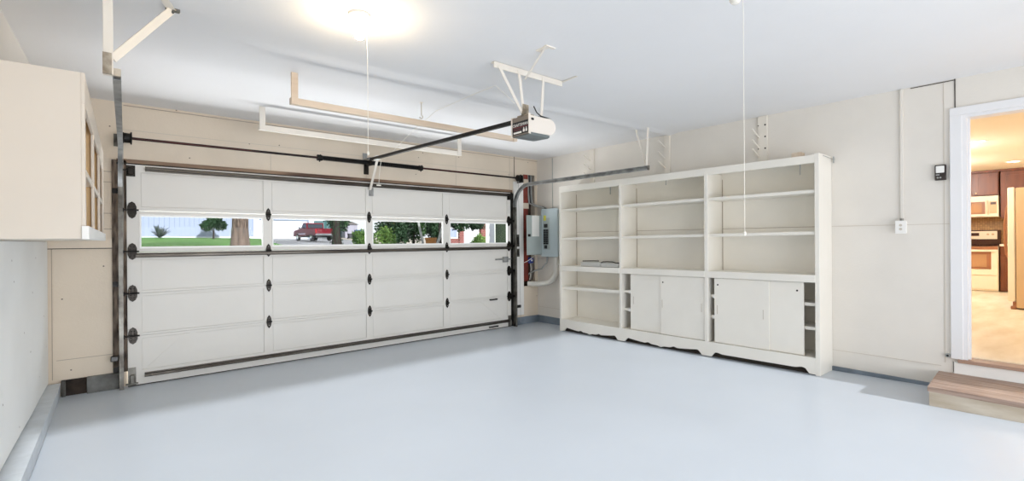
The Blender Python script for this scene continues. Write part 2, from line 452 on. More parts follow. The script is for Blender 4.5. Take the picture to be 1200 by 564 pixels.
# concrete stem walls and skirting
m = MB(); m.hexa([(xl(YB)-.02, YB, .0), (-.40, YB, .0), (-.355, YF-.05, -.02), (xl(YF)-.02, YF-.05, -.02),
                  (xl(YB)-.02, YB, .16), (-.415, YB, .16), (-.345, YF-.05, .135), (xl(YF)-.02, YF-.05, .135)])
struct(m, 'baseboard_left', 'curb')
m = MB(); m.box(-.17, .062, YF-.055, YF, -.01, .152, .004); m.box(-.345, -.315, YF-.04, YF, -.01, .150, .004)
struct(m, 'baseboard_front_left', 'curbdark')
m = MB(); m.box(-.32, -.165, YF-.012, YF, -.01, .148)
struct(m, 'baseboard_front_notch', mat('sooty_notch', (64, 52, 44), .9, rgb2=(34, 28, 24), scale=12))
m = MB(); m.box(5.10, XR, YF-.03, YF, -.01, .122, .004)
struct(m, 'baseboard_front', 'curbblue')
m = MB(); m.sbox(XR-.022, XR, .80, 5.98, -.02, lambda y: .102+.004*(y-.9))
struct(m, 'baseboard_right', 'curbblue')

# seams and strips on the walls: trim_1 ...
TN = [0]
def trim(mb, mt):
    TN[0] += 1
    return struct(mb, 'trim_%d' % TN[0], mt)
def strip(x0, x1, y0, y1, z0, z1, mt): m = MB(); m.box(x0, x1, y0, y1, z0, z1); return trim(m, mt)
# stained strip and weather seal over the garage door
strip(.055, 5.03, YF-.022, YF, 2.178, 2.214, 'header')
strip(.055, 5.03, YF-.030, YF, 2.160, 2.176, 'gap')
# rough jambs either side of the door
m = MB(); m.box(.018, .128, YF-.022, YF, .15, 2.2); trim(m, 'jamb')
m = MB(); m.box(4.96, 5.06, YF-.012, YF, 0, 2.16); trim(m, 'iron')
m = MB(); m.box(5.062, 5.272, YF-.018, YF, .16, 2.36, .003); trim(m, 'white')
# left sheet beside the door: ledger, seams
strip(xl(YF), .017, YF-.030, YF, 1.352, 1.44, 'wallfront')
strip(xl(YF), .017, YF-.006, YF, 1.345, 1.352, 'gap')
strip(xl(YF)+.06, .016, YF-.004, YF, .330, .334, 'seam')
strip(-.405, -.401, YF-.004, YF, .16, 1.345, 'seam')
for z in (1.53, 1.68, 1.98, 2.08): strip(-.06, .017, YF-.004, YF, z, z+.006, 'seam')
# seams above the door
for x in (1.42, 2.56, 3.95): strip(x, x+.004, YF-.003, YF, 2.215, 2.45 if x < 2 else ZC, 'softseam')
strip(.10, 5.05, YF-.003, YF, 2.50, 2.504, 'softseam')
strip(5.085, 5.093, YF-.005, YF, 2.42, ZC, 'gap')
strip(4.99, 4.995, YF-.004, YF, 2.22, ZC, 'softseam')
strip(.11, XR, YF-.006, YF, ZC-.03, ZC-.024, 'seam')
# right wall seams
strip(XR-.004, XR, .74, 5.97, 1.512, 1.517, 'softseam')
strip(XR-.005, XR, .80, 5.97, .266, .270, 'softseam')
strip(XR-.008, XR, 5.605, 5.615, 1.86, ZC-.02, 'cable')
strip(XR-.006, XR, .697, .703, 2.515, ZC, 'gap')
strip(XR-.004, XR, .772, .776, .30, ZC, 'softseam')
strip(XR-.004, XR, .70, 1.0, ZC-.012, ZC-.006, 'gap')

# buckled white sheet on the lower left wall
m = MB(); N = 90; cols = []
for i in range(N+1):
    y = 1.2+(5.93-1.2)*i/N
    row = []
    for k in range(9):
        z = .15+(1.415-.15)*k/8
        q = 1-k/8; t = (y-(5.72-.70*q))/(.12+.30*q); bul = .032*math.exp(-t*t)*math.sin(PI*(k+.4)/8.8)+.002*math.sin(y*2.1)
        row.append((xl(y)+.012+bul, y, z))
    cols.append(row)
va = [[m.bm.verts.new(p) for p in r] for r in cols]; vb = [[m.bm.verts.new((xl(p[1])+.001, p[1], p[2])) for p in r] for r in cols]
for i in range(N):
    for k in range(8):
        m.bm.faces.new([va[i][k], va[i+1][k], va[i+1][k+1], va[i][k+1]])
for r0, r1 in ((va[0], vb[0]), (va[-1], vb[-1])):
    for k in range(8): m.bm.faces.new([r0[k], r0[k+1], r1[k+1], r1[k]])
for i in range(N):
    for k in (0, 8): m.bm.faces.new([va[i][k], va[i+1][k], vb[i+1][k], vb[i][k]])
o = m.build('trim_wall_sheet', 'sheet', None, True); o['kind'] = 'structure'

# kitchen doorway casing, sill, board under the sill
m = MB()
m.box(XR-.022, XR, .655, .735, .345, 2.445, .004)
m.box(XR-.022, XR, -.36, .735, 2.445, 2.513, .004)
m.box(XR-.022, XR, -.34, -.26, .345, 2.445, .004)
m.box(XR-.002, XR+.14, .628, .655, .345, 2.418)
m.box(XR-.002, XR+.14, -.26, .655, 2.418, 2.445)
m.box(XR+.045, XR+.075, .612, .630, .345, 2.42)
struct(m, 'door_1', 'casing')
m = MB(); m.box(XR-.035, XR+.14, -.30, .69, .318, .346, .003)
trim(m, mat('brown_threshold', (168, 138, 120), .5))
m = MB(); m.box(XR-.014, XR, -.40, .715, .10, .318); trim(m, 'white')
strip(XR-.006, XR, .716, .720, .23, .318, 'gap')

# ================================================================== GARAGE DOOR
YD = 5.94                      # inner face of the frame of the door
X0, X1 = .128, 4.962
door = thing('garage_door', (2.54, 5.96, 0.0), 'wide white sectional garage door with a row of four windows, closed', 'garage door')
joints = [.012, .490, .905, 1.307, 1.712, 2.163]
stiles = [(X0, .235), (1.330, 1.418), (2.532, 2.618), (3.690, 3.802), (4.895, X1)]
wins = [(.239, 1.313), (1.432, 2.522), (2.628, 3.678), (3.816, 4.888)]
WZ = (1.360, 1.658)
for s_ in range(5):
    a, b = joints[s_]+.0012, joints[s_+1]-.0012
    m = MB()
    if s_ == 3:
        m.plate('Y', YD, YD+.014, a, b, X0, X1, [(WZ[0]-.016, WZ[1]+.018, w[0]-.012, w[1]+.012) for w in wins])
    else:
        rb = .022 if s_ else .14; rt = .024 if s_ < 4 else .075
        if s_ == 2: rt = .07
        if s_ == 4: rb = .036
        m.plate('Y', YD, YD+.016, a, b, X0, X1, [(a+rb, b-rt, stiles[k][1], stiles[k+1][0]) for k in range(4)])
        m.box(X0, X1, YD+.013, YD+.042, a, b)
        for k in range(4): m.box(stiles[k][1]+.006, stiles[k+1][0]-.006, YD+.006, YD+.0135, a+rb+.006, b-rt-.006)
        if s_ == 0:
            m.hexa([(.262, YD-.0002, .155), (.36, YD-.0002, .155), (.36, YD+.012, .155), (.262, YD+.012, .155),
                    (.575, YD-.0002, .462), (.685, YD-.0002, .466), (.685, YD+.012, .466), (.575, YD+.012, .462)])
            m.hexa([(4.745, YD-.0002, .155), (4.838, YD-.0002, .155), (4.838, YD+.012, .155), (4.745, YD+.012, .155),
                    (4.335, YD-.0002, .466), (4.435, YD-.0002, .462), (4.435, YD+.012, .462), (4.335, YD+.012, .466)])
    sec = m.build('door_section', 'door', door)
    if s_ == 3:
        for w in wins:
            m = MB(); m.plate('Y', YD-.008, YD+.010, WZ[0]-.018, WZ[1]+.020, w[0]-.014, w[1]+.014, [(WZ[0], WZ[1], w[0], w[1])])
            m.build('window_frame', 'bright', sec)
            m = MB(); m.box(w[0]-.004, w[1]+.004, YD+.010, YD+.014, WZ[0]-.004, WZ[1]+.004)
            m.build('window_pane', 'glass', sec)
m = MB(); m.box(X0, X1, YD+.006, YD+.034, -.002, .016); m.build('bottom_seal', 'gap', door)
# stiffening struts (hat section)
for x0, x1, z0, z1 in ((.272, 4.927, 2.100, 2.150), (.194, 4.955, 1.252, 1.296), (.256, 4.908, .077, .123)):
    h = z1-z0
    prof = [(YD, z0), (YD-.004, z0), (YD-.006, z0+h*.20), (YD-.045, z0+h*.30), (YD-.045, z0+h*.70), (YD-.006, z0+h*.80), (YD-.004, z1), (YD, z1)]
    m = MB(); m.prism(prof, 'X', x0, x1); m.build('strut', 'strut', door)
# hinges: pointed leaf plates, knuckle, screws
def hinge(x, z, w, h):
    m = MB()
    poly = [(0, h/2), (.35*w, h*.34), (.5*w, h*.10), (.32*w, 0), (.5*w, -h*.10), (.35*w, -h*.34), (0, -h/2), (-.35*w, -h*.34), (-.5*w, -h*.10), (-.32*w, 0), (-.5*w, h*.10), (-.35*w, h*.34)]
    m.prism([(z+v, x+u) for u, v in poly], 'Y', YD-.006, YD)
    o = m.build('hinge', 'bronze', door)
    m = MB(); m.cyl((x-w*.55, YD-.014, z), (x+w*.55, YD-.014, z), .010, 10); m.build('hinge_pin', 'iron', o)
    m = MB(); m.ball((x, YD-.008, z+h*.27), .006, 8).ball((x, YD-.008, z-h*.27), .006, 8); m.build('screw', 'galv', o)
    return o
h0 = hinge(1.380, .492, .052, .150)
for x in (1.380, 2.575, 3.752):
    for z in (.492, .905, 1.303, 1.708):
        if (x, z) == (1.380, .492): continue
        c = copy_tree(h0, door); c.location = (x-1.380, 0, z-.492)
# edge hinges with rollers
def roller_hinge(x, z, side):
    w, h = .085, .165; m = MB()
    poly = [(0, h/2), (.28*w, h*.40), (.42*w, h*.2), (.42*w, h*.05), (.62*w, 0), (.42*w, -h*.05), (.42*w, -h*.2), (.28*w, -h*.40), (0, -h/2), (-.28*w, -h*.40), (-.42*w, -h*.2), (-.42*w, h*.2), (-.28*w, h*.40)]
    m.prism([(z+v, x+u*side) for u, v in poly], 'Y', YD-.008, YD)
    o = m.build('roller_hinge', 'bronze', door)
    m = MB(); m.cyl((x-.075*side, YD-.022, z), (x+.052*side, YD-.022, z), .008, 10); m.cyl((x-.085*side, YD-.030, z), (x-.062*side, YD-.030, z), .021, 14)
    m.build('roller', 'iron', o)
    m = MB()
    for dz in (-.045, -.02, .02, .045):
        for dx in (-.014, .014): m.ball((x+dx, YD-.010, z+dz), .0055, 8)
    m.build('screw', 'bronze', o)
for z in (.494, .908, 1.315, 1.717): roller_hinge(.168, z, 1)
for z in (.494, .905, 1.303, 1.705): roller_hinge(4.922, z, -1)
# top and bottom corner brackets
for x, sd in ((.16, 1), (4.93, -1)):
    m = MB(); m.box(x-.035, x+.035, YD-.006, YD, 2.045, 2.152); m.box(x-.026, x+.026, YD-.05, YD-.006, 2.055, 2.125, .008); m.cyl((x-.06*sd, YD-.035, 2.10), (x+.03, YD-.035, 2.10), .008)
    m.build('corner_bracket', 'bronze', door)
    m = MB(); m.box(x-.032, x+.030, YD-.006, YD, .012, .185); m.box(x-.018, x+.018, YD-.04, YD-.006, .03, .12, .006); m.cyl((x-.05*sd, YD-.03, .035), (x+.045, YD-.03, .035), .008)
    m.build('corner_bracket', 'galvdark', door)
# centre opener bracket, slide lock, lift handles
m = MB(); m.box(2.575, 2.635, YD-.010, YD, 1.985, 2.095, .002); m.box(2.585, 2.600, YD-.02, YD-.01, 2.0, 2.08); m.box(2.61, 2.625, YD-.02, YD-.01, 2.0, 2.08)
m.build('operator_bracket', 'galv', door)
m = MB(); m.box(4.79, 4.90, YD-.010, YD, 1.045, 1.135, .002); m.bar((4.64, YD-.018, 1.095), (4.95, YD-.018, 1.095), .012, .022); m.bar((4.80, YD-.022, 1.06), (4.80, YD-.022, 1.13), .012, .012); m.bar((4.885, YD-.022, 1.05), (4.885, YD-.022, 1.13), .012, .012)
m.build('slide_lock', 'galv', door)
m = MB(); m.bar((4.52, YD-.030, .470), (4.66, YD-.030, .472), .012, .020); m.bar((4.53, YD, .470), (4.53, YD-.034, .470), .012, .02); m.bar((4.65, YD, .472), (4.65, YD-.034, .472), .012, .02)
m.build('lift_handle', 'iron', door)
m = MB(); m.bar((4.50, YD-.024, .045), (4.68, YD-.024, .047), .014, .018); m.bar((4.52, YD, .045), (4.52, YD-.028, .045), .012, .016); m.bar((4.66, YD, .047), (4.66, YD-.028, .047), .012, .016)
m.build('lift_handle', 'iron', door)

# ------------------------------------------------------------------ tracks
def c_prof(sd, w=.054, d=.034, t=.0035):
    """C channel open towards +sd"""
    a = w/2
    P = [(0, -a), (d, -a), (d, -a+.010), (d-t, -a+.010), (d-t, -a+t), (t, -a+t), (t, a-t), (d-t, a-t), (d-t, a-.010), (d, a-.010), (d, a), (0, a)]
    return [(u*sd-.017*sd, v) for u, v in P]
def track(xv, xh, sd, yend, zh, label, mt_v, mt_h):
    yv = YD-.055; R = .34
    t = thing('door_track', (xv, yv, 0.0), label, 'garage door track', 'curved steel door tracks')
    m = MB(); m.sweep([(xv, yv, .0), (xv, yv, 1.2), (xv, yv, zh-R)], c_prof(sd)); m.build('vertical_track', mt_v, t)
    path = [(xv, yv, zh-R)]
    for k in range(1, 13):
        a = PI/2*k/12; path.append((xv, yv-R+R*math.cos(a), zh-R+R*math.sin(a)))
    n = 6
    for k in range(1, n+1):
        y = yv-R-(yv-R-yend)*k/n; path.append((xv+(xh-xv)*k/n, y, zh))
    m = MB(); m.sweep(path, c_prof(sd)); m.build('horizontal_track', mt_h, t, True)
    for z in (.18, 1.0, 1.9):
        m = MB(); m.bar((xv-.018*sd, yv, z), (xv-.018*sd, YF-.022, z), .004, .05); m.box(min(xv-.018*sd, xv-.06*sd), max(xv-.018*sd, xv-.06*sd), YF-.028, YF-.022, z-.025, z+.025)
        m.cyl((xv-.024*sd, yv+.02, z), (xv-.012*sd, yv+.02, z), .010, 8)
        m.build('track_bracket', 'iron', t)
    return t
tl = track(.080, .034, 1, 3.22, 2.272, 'left door track, curving up toward the cream wall cabinet', 'galvdark', 'galv')
tr = track(5.010, 5.030, -1, 3.40, 2.268, 'right door track, running over the white bookcase', 'galvdark', 'galv')
# rear support of the left track: painted post and strap braces
t = thing('track_hanger_post', (.002, 3.20, ZC), 'white painted post hanging from ceiling at end of left door track', 'hanger post')
m = MB(); m.box(-.020, .020, 3.16, 3.20, 2.255, ZC, .002); m.build('post', 'paintwood', t)
m = MB(); m.box(-.022, .014, 3.150, 3.160, 2.252, 2.36); m.cyl((.045, 3.215, 2.285), (.0, 3.215, 2.285), .009, 8); m.box(.012, .050, 3.20, 3.226, 2.262, 2.300); m.build('end_plate', mat('stained_plate', (196, 186, 170), .5, rgb2=(130, 118, 102), scale=14), t)
m = MB(); m.bar((.018, 3.19, 2.345), (.285, 3.40, ZC-.012), .008, .040); m.build('strap_brace', 'paintwood', t)
m = MB(); m.bar((.285, 3.41, ZC-.010), (.18, 3.10, ZC-.005), .040, .004); m.build('strap_brace', 'paintwood', t)
m = MB(); m.box(.255, .325, 3.395, 3.425, ZC-.016, ZC, .002); m.cyl((.29, 3.40, ZC-.02), (.29, 3.39, ZC-.03), .007, 8); m.build('bracket', 'galvdark', t)
# rear support of the right track: V of straps
t = thing('track_hanger_strap', (5.04, 3.47, ZC), 'white V-shaped strap holding the end of the right door track', 'hanger strap')
m = MB(); m.bar((5.04, 3.43, 2.292), (5.04, 3.58, ZC), .004, .038, (1, 0, 0)); m.build('strap', 'paintwood', t)
m = MB(); m.bar((5.04, 3.425, 2.292), (5.04, 3.40, ZC), .004, .038, (1, 0, 0)); m.build('strap', 'paintwood', t)
m = MB(); m.box(5.012, 5.05, 3.388, 3.397, 2.242, 2.296); m.cyl((5.03, 3.384, 2.27), (5.03, 3.40, 2.27), .008, 8); m.build('end_plate', 'galvdark', t)

# ------------------------------------------------------------------ torsion assembly
YS = YD-.085
t = thing('torsion_bar', (2.54, YS, 2.40), 'dark torsion shaft with black spring mounted above the garage door', 'torsion bar')
m = MB(); m.cyl((.06, YS, 2.400), (5.13, YS, 2.400), .013, 12); m.build('shaft', 'rustshaft', t, True)
m = MB(); path = []; nt_ = 62
for k in range(nt_*8+1):
    a = 2*PI*k/8; path.append((1.945+(3.285-1.945)*k/(nt_*8), YS+.024*math.cos(a), 2.400+.024*math.sin(a)))
m.tube(path, .0075, 6); m.cyl((1.95, YS, 2.40), (3.28, YS, 2.40), .021, 14); m.build('spring', 'spring', t, True)
for x in (1.925, 3.285):
    m = MB(); m.cyl((x-.025, YS, 2.40), (x+.025, YS, 2.40), .036, 16)
    for k in range(3):
        a = 2*PI*k/3+.4; m.cyl((x, YS+.034*math.cos(a), 2.40+.034*math.sin(a)), (x, YS+.05*math.cos(a), 2.40+.05*math.sin(a)), .008, 8)
    m.build('winding_cone', 'iron', t, True)
m = MB(); m.bar((2.560, YS, 2.40), (2.560, YF-.006, 2.40), .012, .07); m.box(2.528, 2.592, YF-.014, YF-.004, 2.265, 2.44, .003); m.cyl((2.545, YS, 2.40), (2.575, YS, 2.40), .034, 14); m.cyl((2.56, YF-.02, 2.30), (2.56, YF-.01, 2.30), .01, 8)
m.build('center_bracket', 'bronze', t)
for x, sd in ((.135, 1), (5.075, -1)):
    m = MB(); prof = [(.03, -.035), (.05, -.033), (.052, -.026), (.046, -.022), (.046, .020), (.058, .024), (.060, .034), (.03, .036)]
    m.lathe([(.012, -.036)]+prof+[(.012, .037)], (x, YS, 2.40), 'X', 22); m.build('cable_drum', 'iron', t, True)
    m = MB(); m.box(x-.062*sd-.003, x-.062*sd+.003, YS-.04, YF-.006, 2.33, 2.45); m.box(min(x-.062*sd, x-.10*sd), max(x-.062*sd, x-.10*sd), YF-.014, YF-.004, 2.33, 2.45)
    m.build('end_bearing_plate', 'galvdark', t)
    m = MB(); m.cyl((x-.03*sd, YS+.05, 2.40), (x-.045*sd, YS+.03, .06), .0022, 6); m.build('lift_cable', 'cable', t)

# ------------------------------------------------------------------ opener
op = thing('garage_door_opener', (2.64, 2.88, ZC), 'white ceiling-hung garage door opener with dark rail to the door', 'garage door opener')
xa, xb, ya, yb, za, zb = 2.532, 2.752, 2.795, 3.000, 2.240, 2.390
m = MB(); m.box(xa+.006, xb, ya+.002, yb, za+.012, zb, .006)
# rounded outer end
prof = [(xb-.01, za+.012), (xb+.035, za+.022), (xb+.068, za+.045), (xb+.082, za+.078), (xb+.078, za+.108), (xb+.055, za+.135), (xb+.02, zb), (xb-.01, zb)]
m.prism([(v, u) for u, v in prof], 'Y', ya+.004, yb-.004)
m.build('housing', 'opener', op, True)
m = MB(); m.prism([(ya-.004, za-.002), (ya+.003, za+.004), (ya+.004, zb+.008), (ya-.002, zb+.010)], 'X', xa-.004, xa+.016); m.build('end_lip', 'opener', op); m = MB(); m.prism([(yb-.003, za), (yb+.006, za-.002), (yb+.008, zb+.006), (yb-.001, zb+.008)], 'X', xa-.006, xa+.016); m.build('end_lip', 'opener', op)
m = MB(); m.box(xa+.0, xa+.007, ya+.005, yb-.003, za, zb); lp = m.build('label_panel', 'black', op)
m = MB(); m.box(xa-.0014, xa, ya+.007, yb-.005, zb-.036, zb-.002); m.build('label_band', 'labeltop', lp)
m = MB(); m.box(xa-.0012, xa, ya+.014, yb-.012, za+.062, za+.073); m.build('red_stripe', 'labelred', lp)
m = MB(); m.box(xa-.0012, xa, ya+.095, yb-.016, za+.045, za+.053); m.build('red_block', 'labelred', lp)
m = MB(); m.box(xa-.0014, xa, ya+.090, yb-.018, za+.020, za+.034); m.build('white_block', 'paper', lp)
m = MB(); m.box(xa-.0014, xa, ya+.005, yb-.003, za+.002, za+.012); m.build('label_rim', 'labeltop', lp)
def bottle(y):
    m = MB(); m.prism([(y-.010, za+.024), (y+.010, za+.024), (y+.010, za+.040), (y+.004, za+.050), (y+.004, za+.060), (y-.004, za+.060), (y-.004, za+.050), (y-.010, za+.040)], 'X', xa-.0014, xa); m.build('white_figure', 'paper', lp)
bottle(ya+.032); bottle(ya+.062)
mw = Matrix(((0, 0, -1, xa-.0010), (-1, 0, 0, (ya+yb)/2+.002), (0, 1, 0, za+.086), (0, 0, 0, 1)))
text_part('label_lettering', 'CRAFTSMAN', .033, 'paper', lp, mw)
m = MB(); m.prism([(ya+.004, za+.014), (yb-.004, za+.014), (yb-.006, za-.004), (ya+.03, za-.010), (ya+.004, za-.004)], 'X', xa+.004, xb+.010); m.build('light_lens', 'lens', op)
m = MB(); m.box(xa+.024, xa+.052, ya-.006, ya+.004, zb-.040, zb-.022, .004); m.build('knob', 'black', op)
m = MB(); m.bar((2.602, 2.90, 2.383), (2.545, 5.80, 2.437), .036, .030); m.build('rail', 'iron', op)
m = MB(); m.bar((2.602, 2.90, 2.399), (2.547, 5.70, 2.4525), .012, .005); m.build('chain', 'galv', op)
m = MB(); m.box(2.525, 2.565, 5.79, YF-.003, 2.447, 2.462); m.box(2.515, 2.575, YF-.008, YF-.003, 2.447, 2.54); m.cyl((2.51, 5.80, 2.437), (2.58, 5.80, 2.437), .012, 10); m.build('header_bracket', 'galv', op)
m = MB(); m.box(2.532, 2.582, 5.60, 5.70, 2.405, 2.462, .006); m.build('trolley', 'bright', op)
m = MB(); m.bar((2.562, 5.65, 2.41), (2.580, YD-.03, 2.06), .008, .030, (1, 0, 0)); m.build('door_arm', 'paintwood', op)
m = MB(); m.tube([(2.60, 5.62, 2.41), (2.612, 5.70, 2.25), (2.612, 5.72, 2.11)], .003, 6); m.cyl((2.585, 5.72, 2.105), (2.64, 5.72, 2.105), .008, 8); m.build('release_cord', 'cord', op)
# ceiling angle, hangers
zs = ZC-.002
m = MB(); m.box(2.245, 2.985, 2.865, 2.872, ZC-.050, ZC-.004); m.box(2.245, 2.985, 2.872, 2.905, ZC-.010, ZC-.004); m.build('ceiling_angle', 'paintwood', op)
def strap(p, q, nm='hanger_strap', mt='paintwood'):
    m = MB(); m.bar(p, q, .026, .004, (0, 1, 0)); m.build(nm, mt, op)
strap((2.490, 2.862, ZC-.02), (2.555, 2.880, zb+.005))
strap((2.760, 2.862, ZC-.02), (2.745, 2.880, zb-.005))
strap((2.285, 2.860, ZC-.03), (2.540, 2.884, zb+.03))
m = MB(); m.box(2.535, 2.60, 2.872, 2.888, zb-.004, zb+.10); m.box(2.535, 2.61, 2.82, 2.94, zb-.002, zb+.012); m.cyl((2.565, 2.868, zb+.06), (2.565, 2.892, zb+.06), .009, 8); m.cyl((2.565, 2.868, zb+.03), (2.565, 2.892, zb+.03), .009, 8)
m.build('mounting_bracket', mat('tan_zinc_bracket', (172, 160, 142), .45, .3, rgb2=(126, 116, 100), scale=20), op)
m = MB(); m.box(2.66, 2.80, 2.82, 2.845, zb-.004, zb+.010); m.build('top_strap', 'galvdark', op)
m = MB(); m.tube([(2.615, 2.83, zb+.085), (2.64, 2.82, zb+.035), (2.68, 2.815, zb+.012), (2.77, 2.81, zb+.004)], .005, 8); m.build('power_cord', 'black', op, True)
m = MB(); m.box(2.345, 2.435, 2.40, 2.425, ZC-.008, ZC); m.box(2.355, 2.39, 2.425, 2.52, ZC-.008, ZC); m.bar((2.375, 2.45, ZC-.006), (2.50, 2.80, 2.66), .016, .004); m.build('sway_brace', 'paintwood', op)
m = MB(); m.bar((2.985, 2.868, ZC-.012), (2.99, 2.70, ZC-.004), .02, .004); m.build('angle_tail', 'paintwood', op)

# ------------------------------------------------------------------ ceiling lights (two bare bulbs)
def bare_bulb(x, y, cord_to, label, bm_='bulb'):
    t = thing('ceiling_light', (x, y, ZC), label, 'light', 'bare bulb ceiling lights')
    zc = ZC+sag(x, y)
    m = MB(); m.lathe([(.028, -.052), (.034, -.05), (.040, -.032), (.062, -.016), (.064, 0)], (x, y, zc), 'Z', 24); m.build('porcelain_base', 'porcelain', t, True)
    m = MB(); m.lathe([(.004, -.152), (.018, -.148), (.028, -.134), (.031, -.118), (.028, -.100), (.019, -.080), (.014, -.066), (.014, -.050)], (x, y, zc), 'Z', 20); m.build('bulb', bm_, t, True)
    m = MB(); m.tube([(x+.036, y-.02, zc-.03), (x+.040, y-.022, zc-.2), (x+.040, y-.022, cord_to)], .0017, 6)
    m.ball((x+.040, y-.022, cord_to), .008, 8, (1, 1, 1.6)); m.build('pull_cord', 'cord', t)
    return t
bare_bulb(1.158, 2.790, 1.93, 'bare bulb on a ceiling socket left of the garage door opener')
bare_bulb(2.49, 1.15, 1.425, 'ceiling light whose long white pull cord hangs before the bookcase', 'bulboff')

# ------------------------------------------------------------------ ceiling racks
def rack(x0, x1, y, zb_, mt, label, w=.052, h=.055):
    t = thing('ceiling_rack', ((x0+x1)/2, y, ZC), label, 'rack', 'wooden ceiling racks')
    m = MB(); m.box(x0, x1, y-.02, y+.02, zb_, zb_+h, .002); m.build('beam', mt, t)
    for x in (x0, x1-w):
        m = MB(); m.box(x, x+w, y-.040, y-.020, zb_-.004, ZC, .002); m.cyl((x+w/2, y-.044, zb_+.03), (x+w/2, y-.04, zb_+.03), .006, 8); m.build('post', mt, t)
rack(1.126, 3.52, 4.12, 2.512, 'wood', 'bare pine U-shaped ceiling rack, its beam passing behind the opener')
rack(1.160, 3.590, 5.34, 2.530, 'paintwood', 'white painted U-shaped ceiling rack nearest the garage door')
# hook
t = thing('ceiling_hook', (2.365, 4.19, ZC), 'small white hook on a wire hanging from the ceiling', 'hook')
m = MB(); m.cyl((2.365, 4.19, ZC-.004), (2.365, 4.19, ZC), .018, 12); m.build('plate', 'paintwood', t)
m = MB(); m.tube([(2.365, 4.19, ZC), (2.365, 4.19, 2.64)]+[(2.362+.018*math.sin(a), 4.19, 2.622+.018*math.cos(a)) for a in [0, .8, 1.6, 2.4, 3.2, 4.0, 4.6]], .005, 8); m.build('hook', 'softseam', t, True)
# loose bell wire on the ceiling
m = MB(); m.tube([(2.50, 2.93, 2.50), (2.52, 3.2, ZC-.05), (2.56, 3.55, ZC-.028), (2.60, 3.9, ZC-.012), (2.60, 4.3, ZC-.02), (2.57, 4.8, 2.60), (2.545, 5.2, 2.445)], .0022, 6)
tag(m.build('bell_wire', 'cord'), 'thin white wire drooping from ceiling to the opener rail', 'wire')

# ================================================================== BOOKCASE
XB = 5.24
cz = lambda y: 1.003+(5.08-y)*.0103           # counter top
az = lambda y: .194+(5.10-y)*.0105            # apron top
s1 = lambda y: 1.862+(5.0-y)*.003; s2 = lambda y: 1.430+(5.0-y)*.0103
rt = lambda y: 2.203+(5.1-y)*.002; rb = lambda y: 2.113+(5.1-y)*.005
bk = thing('bookcase', (5.42, 3.37, .04), 'long white painted built-in bookcase with open shelves and sliding cupboard doors', 'bookcase')
m = MB(); m.sbox(XB, XR-.003, 1.627, 1.668, lambda y: zf(y)+.001, lambda y: 2.222); m.build('side_panel', 'bookcase', bk)
m = MB(); m.sbox(XB, XR-.003, 5.081, 5.119, lambda y: zf(y)+.001, rt); m.build('side_panel', 'bookcase', bk)
for y0, y1 in ((3.966, 4.000), (2.755, 2.795)):
    m = MB(); m.sbox(XB-.002, XR-.012, y0, y1, az, lambda y: rb(y)+.03); m.build('divider', 'bookcase', bk)
m = MB(); m.sbox(XR-.012, XR-.003, 1.668, 5.081, lambda y: .10, rt); m.build('back_panel', 'bookcase', bk)
m = MB(); m.sbox(XB, XB+.02, 1.668, 5.081, rb, rt); m.build('top_rail', 'bookcase', bk)
m = MB(); m.sbox(XB+.02, XR-.012, 1.668, 5.081, lambda y: rb(y)+.045, lambda y: rb(y)+.065); m.build('top_board', 'bookcase', bk)
bays = [(4.000, 5.081), (2.795, 3.966), (1.668, 2.755)]
for y0, y1 in bays:
    for s in (s1, s2):
        m = MB(); m.sbox(XB+.022, XR-.012, y0, y1, lambda y, s=s: s(y)-.033, s); m.build('shelf', 'bookcase', bk)
    m = MB(); m.box(XR-.0145, XR-.011, y1-.009, y1-.002, .21, 2.10); m.build('corner_gap', 'seam', bk)
    m = MB(); m.box(XR-.0135, XR-.011, y0, y1, 1.512, 1.517); m.build('board_joint', 'seam', bk)
    m = MB(); m.sbox(XB-.004, XB+.018, y0-.002, y1+.002, lambda y: cz(y)-.074, cz); m.build('counter_lip', 'bookcase', bk)
    m = MB(); m.sbox(XB+.018, XR-.012, y0, y1, lambda y: cz(y)-.024, lambda y: cz(y)-.001); m.build('counter_shelf', 'bookcase', bk)
    m = MB(); m.sbox(XB+.02, XR-.012, y0, y1, lambda y: az(y)-.022, lambda y: az(y)); m.build('bottom_shelf', 'bookcase', bk)
m = MB(); m.sbox(XB+.03, XR-.012, 4.000, 5.081, lambda y: .648+(5.04-y)*.016, lambda y: .690+(5.04-y)*.018); m.build('shelf', 'bookcase', bk)
